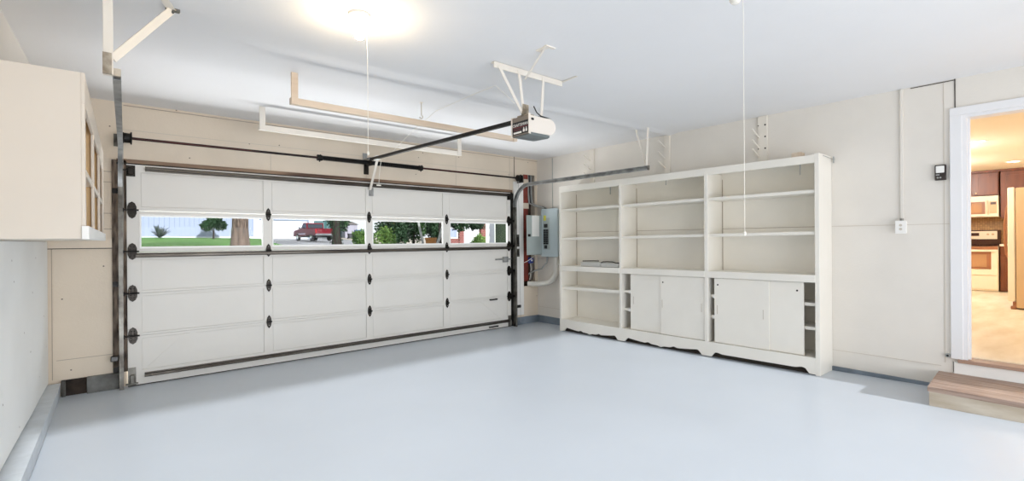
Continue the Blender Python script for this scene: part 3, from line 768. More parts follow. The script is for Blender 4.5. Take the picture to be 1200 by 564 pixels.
# scalloped apron
def scallop(t, flat=False):
    a = abs(t)
    if a > .90: return 0.0
    if flat:
        return .034*min(1, (.90-a)/.06)+.010*math.exp(-((a-.78)/.07)**2)
    if a > .80: return .044*math.sin((.90-a)/.10*PI/2)
    return .018+.026*(a/.80)**2+.012*math.exp(-((a-.30)/.05)**2)-.012*math.exp(-(a/.05)**2)
for i, (y0, y1) in enumerate(((3.98, 5.081), (2.775, 3.98), (1.668, 2.775))):
    m = MB(); n = 64; fr = []; bkv = []
    for k in range(n+1):
        y = y0+(y1-y0)*k/n; t = 2*k/n-1
        zb_ = zf(y)+.010+1.25*scallop(t, i == 2)
        fr.append((m.bm.verts.new((XB, y, zb_)), m.bm.verts.new((XB, y, az(y)))))
        bkv.append((m.bm.verts.new((XB+.02, y, zb_)), m.bm.verts.new((XB+.02, y, az(y)))))
    for k in range(n):
        m.bm.faces.new([fr[k][0], fr[k+1][0], fr[k+1][1], fr[k][1]]); m.bm.faces.new([bkv[k][0], bkv[k][1], bkv[k+1][1], bkv[k+1][0]])
        m.bm.faces.new([fr[k][0], bkv[k][0], bkv[k+1][0], fr[k+1][0]]); m.bm.faces.new([fr[k][1], fr[k+1][1], bkv[k+1][1], bkv[k][1]])
    m.bm.faces.new([fr[0][0], fr[0][1], bkv[0][1], bkv[0][0]]); m.bm.faces.new([fr[-1][0], bkv[-1][0], bkv[-1][1], fr[-1][1]])
    m.build('apron', 'bookcase', bk)
m = MB(); m.sbox(XB+.05, XB+.06, 1.668, 5.081, lambda y: zf(y)+.002, lambda y: az(y)-.024); m.build('shade_board', 'gap', bk)  # dark board added under the bookcase, its colour standing in for shade
# sliding doors
def sliding(y0, y1, x, hole=None, pulls=()):
    m = MB(); m.sbox(x, x+.012, y0, y1, lambda y: az(y)+.004, lambda y: cz(y)-.078); d = m.build('sliding_door', 'bookcase', bk)
    if hole:
        m = MB(); m.cyl((x-.0015, hole[0], hole[1]), (x+.002, hole[0], hole[1]), .0095, 14); m.build('finger_hole', 'black', d)
    for y in pulls:
        m = MB(); m.box(x-.002, x+.002, y-.004, y+.004, .545, .645); m.build('finger_groove', 'softseam', d)
sliding(2.804, 3.385, XB+.020, (3.352, .861), (3.362, 2.846))
sliding(3.330, 3.849, XB+.036, None, (3.80,))
sliding(2.100, 2.691, XB+.020, (2.650, .877), (2.657, 2.159))
sliding(1.779, 2.20, XB+.036, (1.839, .872), ())
# inner cupboard shelves seen at the gaps
for y0, y1, zz in ((1.672, 2.750, .742), (1.672, 2.750, .505), (2.80, 3.962, .70), (2.80, 3.962, .46)):
    m = MB(); m.sbox(XB+.06, XR-.012, y0, y1, zz-.016, zz+.016); m.build('inner_shelf', 'bookcase', bk)
for y, zs_ in ((3.852, (.70, .46)), (2.694, (.74, .505))):
    for z in zs_:
        m = MB(); m.box(XB+.036, XB+.060, y, y+.022, z-.02, z+.02); m.build('shelf_clip', 'white', bk)
for y, z in ((4.16, 2.105), (1.80, 2.115), (3.30, 2.105)):
    m = MB(); m.box(XB+.02, XB+.028, y-.004, y+.004, z-.09 if y != 3.30 else z-.04, z+.02); m.build('hook_eye', 'galv', bk)
m = MB(); m.bar((XB+.10, 1.622, 2.205), (XR-.03, 1.600, 2.185), .004, .004); m.bar((XR-.03, 1.600, 2.215), (XR-.03, 1.600, 2.15), .01, .01); m.bar((XR-.03, 1.600, 2.19), (XR-.003, 1.600, 2.19), .008, .02); m.build('wall_tie', 'cable', bk)
m = MB(); m.box(XB+.004, XB+.02, 1.664, 1.676, .075, .20); m.build('apron_gap', 'gap', bk)

# things on the bookcase
def sheet_pile(y0, y1, x0, x1, z0, h, n, label, mt, rng):
    t = thing('paper_pile', ((x0+x1)/2, (y0+y1)/2, z0), label, 'papers')
    for k in range(n):
        dz = h/n; d = rng.uniform(-.015, .015)
        m = MB(); m.box(x0+abs(d), x1+d, y0+d, y1+d*.6, z0+k*dz+.0005, z0+(k+1)*dz-.001); m.build('sheet', mt, t)
rng = random.Random(4)
zt = cz(4.4)+.003
sheet_pile(4.36, 4.72, 5.27, 5.50, cz(4.36)+.002, .058, 6, 'left pile of flat white panels lying on the bookcase counter', 'oldpaper', rng)
sheet_pile(4.04, 4.34, 5.27, 5.52, cz(4.04)+.002, .050, 5, 'right pile of flat white panels on the bookcase counter, against the divider', 'oldpaper', rng)
def strap_item(pts, label):
    m = MB(); m.tube(pts, .007, 8); tag(m.build('hinge_strap', 'iron', None, True), label, 'metal strap')
zz = cz(4.3)+.068
strap_item([(5.30, 4.70, zz+.006), (5.30, 4.60, zz+.010), (5.30, 4.50, zz+.014), (5.30, 4.40, zz+.014)], 'dark bent strap lying on the left pile of white panels')
strap_item([(5.30, 4.36, zz-.012), (5.30, 4.33, zz+.004), (5.30, 4.25, zz+.010), (5.30, 4.16, zz+.008), (5.30, 4.10, zz-.004), (5.30, 4.05, zz-.004)], 'dark bent strap lying on the right pile of white panels')
m = MB(); m.box(5.30, 5.40, 1.80, 1.895, 2.197, 2.264, .008); tag(m.build('wood_block', 'wood'), 'small pale wood block on top of the bookcase, right end', 'block')

# ------------------------------------------------------------------ dowel racks above the bookcase
def dowel_rack(y0, y1, zpegs, label, screws=False):
    t = thing('dowel_rack', (XR, (y0+y1)/2, 2.25), label, 'wall rack', 'dowel racks above the bookcase')
    m = MB(); m.box(XR-.024, XR-.001, y0, y1, 2.225, ZC-.002, .002); m.build('board', 'paintwood', t)
    for z in zpegs:
        m = MB(); m.cyl((XR-.02, y1-.012, z), (XR-.17, y1-.004, z+.075), .0085, 8); m.build('peg', 'paintwood', t)
    if screws:
        for z in (2.66, 2.53, 2.40):
            m = MB(); m.cyl((XR-.027, y0+.02, z), (XR-.022, y0+.02, z), .009, 8); m.build('screw', 'iron', t); m = MB(); m.cyl((XR-.027, y1-.006, z), (XR-.022, y1-.006, z), .006, 8); m.build('screw', 'iron', t)
dowel_rack(4.715, 4.790, (2.59, 2.46, 2.33), 'dowel rack on the wall above the left bay of the bookcase')
dowel_rack(3.440, 3.520, (2.60, 2.455, 2.33), 'dowel rack on the wall above the middle bay of the bookcase')
dowel_rack(2.236, 2.335, (2.53, 2.41, 2.31), 'dowel rack on the wall above the right bay, with dark screws', True)

# ================================================================== ELECTRICAL
ep = thing('breaker_panel', (5.55, 5.59, 1.14), 'grey electrical breaker panel with its door swung open in the corner', 'breaker panel')
m = MB(); m.box(5.505, XR-.004, 5.425, 5.765, 1.135, 1.895, .006); m.build('box', 'panel', ep)
m = MB(); m.box(5.497, 5.506, 5.405, 5.785, 1.120, 1.910, .003); m.build('cover', 'panel', ep)
m = MB(); m.box(5.494, 5.498, 5.58, 5.735, 1.24, 1.76); m.build('dead_front', 'paneldoor', ep)
for k in range(8):
    for yy in (5.612, 5.672):
        m = MB(); m.box(5.482, 5.495, yy, yy+.048, 1.325+k*.031, 1.352+k*.031, .002); m.build('breaker', 'black', ep)
m = MB(); m.box(5.480, 5.495, 5.630, 5.705, 1.60, 1.66, .003); m.build('main_breaker', 'black', ep)
m = MB(); m.box(5.482, 5.495, 5.640, 5.70, 1.255, 1.31, .003); m.build('breaker', 'black', ep)
m = MB(); m.box(5.492, 5.4945, 5.665, 5.72, 1.715, 1.80); m.build('sticker', 'yellow', ep)
dr = MB(); dr.box(5.165, 5.500, 5.768, 5.782, 1.155, 1.800, .003); d = dr.build('panel_door', 'paneldoor', ep)
m = MB(); m.box(5.275, 5.435, 5.766, 5.7685, 1.455, 1.80); m.build('directory_card', 'paper', d)
m = MB(); m.box(5.185, 5.24, 5.760, 5.7685, 1.452, 1.495, .003); m.build('latch', 'black', d)

def pipe(name, pts, r, mt, label, cat, group=None):
    m = MB(); m.tube(pts, r, 10); return tag(m.build(name, mt, None, True), label, cat, group)
def arc(c, r, a0, a1, n, f):
    return [f(c, r*math.cos(a0+(a1-a0)*k/n), r*math.sin(a0+(a1-a0)*k/n)) for k in range(n+1)]
# large white conduit under the panel bending into the stud bay
pts = [(5.555, 5.50, 1.13), (5.555, 5.50, .90)]
for k in range(1, 11):
    a = PI/2*k/10; pts.append((5.555-.10*(1-math.cos(a)), 5.50+.22*(1-math.cos(a)), .90-.22*math.sin(a)))
pts += [(5.43, 5.82, .668), (5.385, 5.93, .668), (5.36, 5.97, .668)]
pipe('conduit', pts, .043, 'pvc', 'thick white plastic conduit bending from under the breaker panel', 'conduit')
m = MB(); m.box(5.56, XR-.001, 5.455, 5.545, .985, 1.015, .003); tag(m.build('conduit_clamp', 'white'), 'white clamp holding the thick conduit to wall', 'clamp')
pipe('flexible_conduit', [(5.545, 5.69, 1.13), (5.540, 5.70, 1.02), (5.50, 5.78, .92), (5.47, 5.88, .89), (5.445, 5.97, .86), (5.432, 6.07, .80), (5.432, 6.09, .70)], .014, 'cable', 'grey flexible conduit curving under the breaker panel into wall', 'conduit')
# red steel post in the open bay, with a pale collar
t = thing('steel_post', (5.355, 6.06, .63), 'red painted post standing inside the open wall bay', 'post')
m = MB(); m.box(5.292, 5.412, 6.012, 6.095, .705, 2.58, .006); m.build('post', 'red', t)
m = MB(); m.box(5.288, 5.42, 6.002, 6.012, 1.925, 2.02, .003); m.build('collar', 'wallfront', t)
m = MB(); m.box(5.290, 5.418, 6.002, 6.012, 2.34, 2.42, .003); m.build('collar', 'wallfront', t)
cab_g = 'cables inside the open wall bay'
for k, (x, r, mt, lab) in enumerate(((5.440, .014, 'cable', 'grey cable in the wall bay, next to the red post'), (5.472, .013, 'darkcable', 'dark cable in the wall bay, between two grey cables'), (5.510, .0145, 'cable', 'lone grey cable in the wall bay, farthest from red post'))):
    pipe('cable', [(x, 6.05, 2.60), (x, 6.04, 2.20), (x+.005, 6.02, 2.02), (x+.045, 5.93, 1.97), (5.522+.0285*k, 5.80, 1.945), (5.522+.0285*k, 5.74, 1.918)], r, mt, lab, 'cable', cab_g)
for k, (x, lab, mt) in enumerate(((5.44, 'thin white wire beside the red post under the breaker panel', 'cord'), (5.46, 'thin grey wire low in the wall bay', 'cable'), (5.50, 'thin dark wire at right edge of the low wall bay', 'darkcable'))):
    pipe('wire', [(x+.012, 6.01, .998), (x+.018, 6.0, .92), (x+.012, 6.01, .80), (x+.018, 6.04, .72)], .006, mt, lab, 'wire')
t = thing('junction_box', (5.43, 6.0, 1.05), 'blue round-cornered junction box below the open panel door', 'junction box')
m = MB(); m.box(5.385, 5.485, 5.955, 6.01, 1.005, 1.105, .014); m.build('box', 'blue', t)
m = MB(); m.cyl((5.435, 5.950, 1.055), (5.435, 5.957, 1.055), .016, 14); m.build('knockout', 'white', t)
pipe('wire', [(5.30, 5.995, 1.02), (5.34, 5.97, 1.04), (5.375, 5.90, 1.09), (5.39, 5.80, 1.16)], .006, 'cord', 'white wire looping out from under open panel door', 'wire')
# latch keeps on the white jamb board
for z, h, lab in ((1.39, .20, 'upper dark latch slot plate on the white door jamb'), (1.19, .13, 'lower dark latch slot plate on the white door jamb')):
    t = thing('latch_plate', (5.13, YF-.02, z), lab, 'latch plate', 'latch plates on the right jamb')
    m = MB(); m.plate('Y', YF-.024, YF-.0185, z-h/2, z+h/2, 5.105, 5.175, [(z-h*.3, z+h*.3, 5.125, 5.155)]); m.build('plate', 'galvdark', t)
    m = MB(); m.box(5.125, 5.155, YF-.0205, YF-.0185, z-h*.3, z+h*.3); m.build('slot', 'black', t)
t = thing('sensor_eye', (5.115, 5.95, .31), 'small black safety sensor low beside the right door track', 'sensor')
m = MB(); m.box(5.10, 5.19, 5.945, 5.985, .285, .33, .006); m.build('body', 'black', t)
m = MB(); m.box(5.06, 5.10, 5.965, YF-.012, .30, .312); m.build('bracket', 'iron', t)
t = thing('sensor_eye', (.075, 5.86, .33), 'small black safety sensor low on the left door track', 'sensor')
m = MB(); m.box(.0, .058, 5.88, 5.92, .275, .325, .006); m.build('body', 'black', t)
m = MB(); m.box(.03, .07, 5.92, YF-.022, .295, .31); m.build('bracket', 'galvdark', t)
# junction box with raceway on the right wall
t = thing('outlet_box', (XR, 1.07, 1.44), 'white surface outlet box fed by a vertical raceway from ceiling', 'outlet box')
m = MB(); m.box(XR-.020, XR-.001, 1.052, 1.074, 1.56, ZC-.002, .002); m.build('raceway', 'wall', t)
m = MB(); m.box(XR-.045, XR-.001, 1.030, 1.105, 1.438, 1.548, .004); m.build('box', 'white', t)
m = MB(); m.box(XR-.050, XR-.045, 1.026, 1.109, 1.434, 1.552, .002); pl = m.build('cover_plate', 'white', t)
for z in (1.475, 1.51):
    m = MB(); m.cyl((XR-.0512, 1.068, z), (XR-.0495, 1.068, z), .012, 12); m.build('receptacle', 'softseam', pl)
m = MB(); m.cyl((XR-.03, 1.063, 1.548), (XR-.03, 1.063, 1.572), .014, 10); m.build('connector', 'galvdark', t)
# opener wall button
t = thing('wall_control', (XR, .79, 1.96), 'dark wall control with pale lit button beside kitchen doorway', 'wall control')
m = MB(); m.box(XR-.030, XR-.001, .757, .832, 1.898, 2.032, .004); m.build('case', 'darkbrown', t)
m = MB(); m.box(XR-.034, XR-.030, .768, .824, 1.962, 2.022, .003); m.build('button', 'white', t)
m = MB(); m.box(XR-.033, XR-.030, .80, .824, 1.940, 1.950); m.cyl((XR-.033, .812, 1.920), (XR-.029, .812, 1.920), .007, 10); m.cyl((XR-.033, .794, 1.920), (XR-.029, .794, 1.920), .007, 10); m.build('small_button', 'cable', t)
t = thing('pipe_stub', (XR, .752, .363), 'small dark pipe stub low on wall by the doorway casing', 'pipe stub')
m = MB(); m.lathe([(.006, -.018), (.017, -.018), (.019, -.004), (.019, 0)], (XR-.001, .756, .366), 'X', 14); m.build('collar', 'cable', t, True)
m = MB(); m.cyl((XR-.0215, .756, .366), (XR-.018, .756, .366), .009, 10); m.build('bore', 'black', t)

# ------------------------------------------------------------------ step
st = thing('wooden_step', (5.25, .27, .08), 'low wooden step of weathered boards below kitchen doorway', 'step')
zt_ = .222
for k in range(4):
    x0 = 4.925+k*.165; yl = .787+.007*k
    m = MB(); m.hexa([(x0, -.40, zt_-.036), (x0+.160, -.40, zt_-.036), (x0+.160, yl+.006, zt_-.036), (x0, yl, zt_-.036), (x0, -.40, zt_), (x0+.160, -.40, zt_), (x0+.160, yl+.006, zt_), (x0, yl, zt_)])
    m.build('tread_board', 'tread', st)
m = MB(); m.hexa([(4.932, -.39, .070), (4.968, -.39, .070), (4.968, .778, .070), (4.932, .778, .070), (4.932, -.39, zt_-.036), (4.968, -.39, zt_-.036), (4.968, .778, zt_-.036), (4.932, .778, zt_-.036)]); m.build('riser_board', 'riser', st)
m = MB(); m.box(4.968, 5.575, .745, .781, .072, zt_-.037); m.build('end_board', 'riser', st)
m = MB(); m.box(4.968, 5.575, -.39, -.354, .075, zt_-.037); m.build('end_board', 'riser', st)

# ================================================================== WALL CABINET (left)
CB = thing('wall_cabinet', (xl(3.0)+.006, 3.0, 1.42), 'cream painted wall cabinet with open cubbies hanging on the left wall', 'cabinet', None, -math.atan(.0185), True)
D = .408; L = 2.56; H = .775; f = .014
def cp(nm, mt, *b, bev=.002):
    m = MB(); m.box(*b, bev); return m.build(nm, mt, CB)
cp('side_panel', 'cab', 0, D-f, 0, .019, .0, H)
cp('side_panel', 'cab', 0, D-f, L-.019, L, .0, H)
cp('top_panel', 'cab', 0, D-f, .019, L-.019, H-.02, H)
cp('bottom_panel', 'cab', 0, D-f, .019, L-.019, .0, .019)
cp('back_panel', 'cabin', 0, .008, .019, L-.019, .019, H-.02)
cp('middle_shelf', 'cab', .008, D-f, .019, L-.019, .315, .334)
cp('bottom_rail', 'white', D-f, D+.012, -.012, L, -.002, .060)
cp('top_rail', 'cab', D-f, D, 0, L, H-.145, H)
wbay = L/3
for k in range(4):
    y = k*wbay; w = .055
    a, b = (0, w) if k == 0 else ((L-w, L) if k == 3 else (y-w/2, y+w/2))
    cp('stile', 'cab', D-f, D, a, b, .060, H-.145)
    if k in (1, 2): cp('divider', 'cabin', .008, D-f, y-.009, y+.009, .019, H-.02)
for k in range(3): cp('shelf_edge', 'cab', D-f, D-.004, k*wbay+.03, (k+1)*wbay-.03, .310, .342)

# ================================================================== KITCHEN beyond the doorway
KX0, KX1, KZ0, KZ1 = XR+.12, 13.45, .355, 2.69
m = MB(); m.box(KX0, KX1, -3.0, 4.5, KZ0-.2, KZ0); struct(m, 'floor_kitchen', 'kfloor')
m = MB(); m.box(KX0, KX1, -3.0, 4.5, KZ1, KZ1+.15); struct(m, 'ceiling_kitchen', 'kceil')
m = MB(); m.box(KX1, KX1+.15, -3.0, 4.5, KZ0-.2, KZ1+.15); struct(m, 'wall_kitchen_back', 'kwall')
m = MB(); m.box(KX0, KX1, 4.5, 4.65, KZ0-.2, KZ1+.15); struct(m, 'wall_kitchen_left', 'kwall')
m = MB(); m.box(KX0, KX1, -3.15, -3.0, KZ0-.2, KZ1+.15); struct(m, 'wall_kitchen_right', 'kwall')
m = MB(); m.box(KX1-.012, KX1, .2, 3.0, 1.23, 1.80); struct(m, 'trim_backsplash', 'mosaic')
# range
t = thing('range', (13.1, 1.39, KZ0), 'cream electric range with oven under the microwave', 'range')
m = MB(); m.box(12.80, 13.42, 1.010, 1.770, .365, 1.215, .006); m.build('body', 'appliance', t)
m = MB(); m.box(12.79, 13.35, 1.005, 1.775, 1.215, 1.235, .004); m.build('cooktop', 'cooktop', t)
m = MB(); m.box(13.33, 13.43, 1.015, 1.765, 1.235, 1.53, .01); bp_ = m.build('backguard', 'cooktop', t)
m = MB(); m.box(13.318, 13.332, 1.065, 1.715, 1.350, 1.510, .004); m.build('control_panel', 'appliance', bp_)
m = MB(); m.box(13.312, 13.32, 1.32, 1.46, 1.415, 1.475); m.build('clock_display', 'cooktop', bp_)
for y in (1.125, 1.195, 1.585, 1.655):
    m = MB(); m.cyl((13.30, y, 1.445), (13.32, y, 1.445), .020, 14); m.build('control_knob', 'tanpanel', bp_)
m = MB(); m.box(12.775, 12.80, 1.02, 1.760, .665, 1.15, .006); od = m.build('oven_door', 'appliance', t)
m = MB(); m.plate('X', 12.770, 12.776, 1.105, 1.675, .78, 1.11, [(1.165, 1.615, .82, 1.06)]); m.build('window_frame', 'ovenframe', od)
m = MB(); m.box(12.772, 12.778, 1.165, 1.615, .82, 1.06); m.build('oven_window', 'ovenglass', od)
m = MB(); m.cyl((12.74, 1.05, 1.125), (12.74, 1.73, 1.125), .012, 10); m.cyl((12.74, 1.07, 1.125), (12.78, 1.07, 1.125), .01, 8); m.cyl((12.74, 1.71, 1.125), (12.78, 1.71, 1.125), .01, 8); m.build('handle', 'appliance', od, True)
m = MB(); m.box(12.79, 12.80, 1.015, 1.765, 1.155, 1.21); m.build('front_trim', 'ovenframe', t)
m = MB(); m.box(12.778, 12.80, 1.02, 1.760, .40, .655, .006); m.build('drawer', 'appliance', t)
# microwave
t = thing('microwave', (13.2, 1.40, 1.79), 'cream over-the-range microwave below the cherry cabinets', 'microwave')
m = MB(); m.box(13.02, 13.44, 1.022, 1.782, 1.785, 2.19, .006); m.build('body', 'appliance', t)
m = MB(); m.plate('X', 13.004, 13.02, 1.195, 1.775, 1.80, 2.12, [(1.25, 1.72, 1.86, 2.065)]); m.build('door', 'appliance', t)
m = MB(); m.plate('X', 13.000, 13.006, 1.205, 1.74, 1.84, 2.08, [(1.25, 1.72, 1.87, 2.055)]); m.build('window_frame', 'ovenframe', t)
m = MB(); m.box(13.010, 13.016, 1.25, 1.72, 1.86, 2.065); m.build('window', 'ovenglass', t)
m = MB(); m.box(13.010, 13.022, 1.045, 1.14, 1.85, 2.08); cpn = m.build('control_panel', 'tanpanel', t)
m = MB(); m.box(13.006, 13.012, 1.055, 1.13, 2.02, 2.065); m.build('clock_display', 'cooktop', cpn)
m = MB(); m.tube([(12.98, 1.172, 1.83), (12.965, 1.172, 1.95), (12.98, 1.172, 2.10)], .012, 8); m.build('handle', 'appliance', t, True)
# cabinets
def kcab(name, loc_lab, y0, y1, z0, z1, x0, x1, doors, knobs, cat='cabinet', drawers=0):
    t = thing(name, ((x0+x1)/2, (y0+y1)/2, z0), loc_lab, cat, 'cherry kitchen cabinets')
    m = MB(); m.box(x0, x1, y0, y1, z0, z1, .004); m.build('carcass', 'cherry', t)
    w = (y1-y0)/doors
    for k in range(doors):
        a, b = y0+k*w+.015, y0+(k+1)*w-.015
        zt2 = z1-.02-(.17 if drawers else 0)
        m = MB(); m.box(x0-.014, x0, a, b, z0+.02, zt2); m.plate('X', x0-.024, x0-.014, a, b, z0+.02, zt2, [(a+.06, b-.06, z0+.08, zt2-.06)])
        d = m.build('cabinet_door', 'cherry', t)
        if knobs:
            yk = (a+.03) if knobs[k] < 0 else (b-.03)
            m = MB(); m.ball((x0-.034, yk, z0+.05 if not drawers else zt2-.05), .014, 10); m.build('knob', 'appliance', d, True)
        if drawers:
            m = MB(); m.box(x0-.022, x0, a, b, z1-.165, z1-.02, .004); dd = m.build('drawer_front', 'cherry', t)
            m = MB(); m.ball((x0-.034, (a+b)/2, z1-.09), .014, 10); m.build('knob', 'appliance', dd, True)
    return t
kcab('wall_cabinet', 'cherry wood double cabinet above the cream microwave', 1.022, 1.742, 2.205, 2.65, 13.10, 13.44, 2, (1, -1))
kcab('wall_cabinet', 'tall cherry wood cabinet right of microwave, above the fridge', -.10, 1.003, 1.75, 2.65, 13.10, 13.44, 2, None)
kcab('base_cabinet', 'cherry wood base cabinet right of the range', -.10, .992, .365, 1.215, 12.85, 13.44, 2, (1, -1), 'cabinet', 1)
kcab('wall_cabinet', 'cherry wood cabinet left of the microwave', 1.80, 2.70, 1.80, 2.65, 13.10, 13.44, 2, (1, -1))
kcab('base_cabinet', 'cherry wood base cabinet left of the range', 1.785, 2.70, .365, 1.215, 12.85, 13.44, 2, (1, -1), 'cabinet', 1)
m = MB(); m.box(12.82, 13.435, -.10, .998, 1.216, 1.256, .004); tag(m.build('worktop', 'counter'), 'pale kitchen worktop on the base cabinet right of range', 'worktop')
m = MB(); m.box(12.82, 13.435, 1.78, 2.70, 1.216, 1.256, .004); tag(m.build('worktop', 'counter'), 'pale kitchen worktop on the base cabinet left of range', 'worktop')
m = MB(); m.box(13.06, 13.44, -.10, 2.70, 2.65, 2.689, .004); tag(m.build('cornice_moulding', 'cherry'), 'cherry wood moulding running along top of kitchen wall cabinets', 'moulding')
# fridge seen from its side
t = thing('fridge', (10.3, .25, KZ0), 'cream fridge seen from its side in the kitchen', 'fridge')
m = MB(); m.box(9.90, 10.78, -.15, .605, KZ0+.02, 2.095, .01); m.build('body', 'tanpanel', t)
m = MB(); m.box(9.90, 10.335, .612, .688, .47, 2.105, .012); d1 = m.build('fridge_door', 'appliance', t)
m = MB(); m.box(10.345, 10.78, .612, .688, .47, 2.105, .012); d2 = m.build('fridge_door', 'appliance', t)
for dd, x in ((d1, 10.28), (d2, 10.40)):
    m = MB(); m.tube([(x, .688, 1.90), (x, .725, 1.82), (x, .745, 1.55), (x, .742, 1.30), (x, .72, 1.12), (x, .688, 1.05)], .014, 10); m.build('handle', 'ovenframe', dd, True)
m = MB(); m.box(9.92, 10.76, .60, .64, .375, .46); m.build('toe_grille', 'ovenframe', t)
m = MB(); m.box(9.905, 9.96, .60, .66, KZ0, .40, .004); m.build('foot', 'ovenframe', t)
# downlights
for x, y, lab in ((11.9, .75, 'recessed kitchen downlight above the fridge'), (9.0, .9, 'recessed kitchen downlight nearest the doorway')):
    t = thing('ceiling_downlight', (x, y, KZ1), lab, 'light', 'recessed kitchen downlights')
    m = MB(); m.lathe([(.075, -.006), (.098, -.006), (.10, 0)], (x, y, KZ1), 'Z', 24); m.build('trim_ring', 'white', t)
    m = MB(); m.cyl((x, y, KZ1-.008), (x, y, KZ1-.006), .074, 20); m.build('lens', 'downlight', t)

# ================================================================== OUTSIDE
def zg(x, y):
    z = -.12+max(0, .04*(y-7.5))
    return z-.016*max(0, x-4.6)*min(1, max(0, (y-10)/48))
def xbound(y): return 9.2+(y-30)*.115        # edge between lawn and driveway
def ground(name, s0, s1, n, mt, dz=0, y0=6.16, y1=75, xb=xbound):
    m = MB(); R_ = 40
    rows = []
    for a in range(R_+1):
        y = y0+(y1-y0)*a/R_; rows.append([m.bm.verts.new((xb(y)+s0+(s1-s0)*k/n, y, zg(xb(y)+s0+(s1-s0)*k/n, y)+dz)) for k in range(n+1)])
    for a in range(R_):
        for k in range(n): m.bm.faces.new([rows[a][k], rows[a][k+1], rows[a+1][k+1], rows[a+1][k]])
    o = m.build(name, mt); o['kind'] = 'structure'; return o
ground('lawn', -45, 0, 30, 'grass'); ground('driveway', 0, 9.5, 8, 'asphalt'); ground('pavement', 9.5, 45, 20, 'sunpave')

# neighbour's pale blue house with white garage
hs = thing('neighbour_house', (8, 58, zg(8, 58)), 'pale blue sided neighbour house with white garage door', 'house')
g0 = 1.55
m = MB(); m.box(-6, 12.0, 58, 66, g0, 4.9)
for k in range(44): m.box(-6+k*.41, -5.94+k*.41, 57.96, 58.0, g0+.25, 4.9)
m.build('sided_wall', 'siding', hs)
m = MB(); m.box(-6, 12.0, 57.95, 58.0, g0, zg(4, 58)+.06); m.build('foundation', 'hwhite', hs)
m = MB(); m.box(12.0, 12.55, 57.9, 66, g0, 4.9); m.build('white_brick_pier', 'hbrickw', hs)
m = MB(); m.box(17.75, 18.35, 57.9, 66, g0-.1, 4.9); m.build('white_brick_pier', 'hbrickw', hs)
m = MB(); m.box(12.55, 17.75, 58, 66, 3.98, 4.9); m.build('header_wall', 'hwhite', hs)
m = MB(); m.box(12.55, 17.75, 58.15, 58.22, g0-.1, 4.0)
for k in range(4): m.box(12.57, 17.73, 58.12, 58.15, g0+.05+k*.6, g0+.60+k*.6, .02)
m.build('white_garage_door', 'hwhite', hs)
m = MB(); m.box(12.55, 17.75, 57.92, 58.1, 3.80, 3.92); m.box(17.66, 17.78, 57.88, 57.9, g0-.1, 3.92); m.build('lintel_trim', 'trim_blue', hs)
for x0, x1 in ((1.2, 2.4), (6.2, 8.0)):
    m = MB(); m.plate('Y', 57.90, 57.97, 3.95, 4.75, x0, x1, [(4.08, 4.66, x0+.1, x1-.1)]); w_ = m.build('window', 'hwhite', hs)
    m = MB(); m.box(x0+.1, x1-.1, 57.93, 57.95, 4.08, 4.66); m.build('pane', 'houseglass', w_)
m = MB(); m.prism([(57.2, 4.85), (62, 6.6), (66.8, 4.85), (66.8, 4.7), (57.2, 4.7)], 'X', -6.6, 18.9); m.build('roof', 'hroof', hs)

# plants on the far lawn
def blades(bm, c, n, L, w, rng, lean):
    for k in range(n):
        a = 2*PI*k/n+rng.uniform(-.25, .25); e = rng.uniform(*lean); l = L*rng.uniform(.75, 1.1)
        d = Vector((math.cos(a)*math.sin(e), math.sin(a)*math.sin(e), math.cos(e))); sd = Vector((-math.sin(a), math.cos(a), 0)); nr = d.cross(sd)
        p = Vector(c)
        st_ = [(0, .7), (.45, 1.0), (.8, .6)]
        L_ = [bm.bm.verts.new(p+d*l*t-sd*w*k_/2) for t, k_ in st_]; R_ = [bm.bm.verts.new(p+d*l*t+sd*w*k_/2) for t, k_ in st_]; C_ = [bm.bm.verts.new(p+d*l*t+nr*w*.25) for t, k_ in st_]
        tip = bm.bm.verts.new(p+d*l+Vector((0, 0, -.06*l)))
        for q in range(2):
            bm.bm.faces.new([L_[q], C_[q], C_[q+1], L_[q+1]]); bm.bm.faces.new([C_[q], R_[q], R_[q+1], C_[q+1]]); bm.bm.faces.new([L_[q+1], R_[q+1], R_[q], L_[q]])
        bm.bm.faces.new([L_[2], C_[2], tip]); bm.bm.faces.new([C_[2], R_[2], tip]); bm.bm.faces.new([R_[2], L_[2], tip])
rng = random.Random(11)
m = MB(); blades(m, (3.55, 55, zg(3.55, 55)+.02), 44, 1.30, .12, rng, (.1, 1.0))
tag(m.build('agave', 'agave'), 'spiky agave plant in front of the pale blue wall', 'plant')

def tree(name, base, trunk_r, trunk_h, crowns, leaf, size, n, bark, label, cat, seed, lean=(0, 0), group=None, forks=0):
    rng = random.Random(seed)
    t = thing(name, base, label, cat, group)
    if trunk_h:
        m = MB(); path = []; rad = []
        K = 9
        for k in range(K+1):
            f_ = k/K; path.append((base[0]+lean[0]*f_+rng.uniform(-.02, .02)*trunk_h*.2, base[1]+lean[1]*f_, base[2]-.1+f_*(trunk_h+.1)))
            rad.append(trunk_r*(1.35-.45*min(1, f_*5) if f_ < .2 else 0.9-.25*f_))
        m.tube(path, rad, 16)
        for k in range(forks):
            a = 2*PI*k/forks+.5; top = Vector(path[-3])
            m.tube([top, top+Vector((math.cos(a)*.3, math.sin(a)*.3, .5))*trunk_h*.5], [trunk_r*.5, trunk_r*.25], 8)
        m.build('trunk', bark, t, True)
    if crowns:
        m = MB()
        for c_, r_ in crowns: m.leaves(c_, r_, int(n/len(crowns)), size, rng)
        m.build('foliage', leaf, t, 'leaf')
    return t
z_ = zg(7.7, 54)
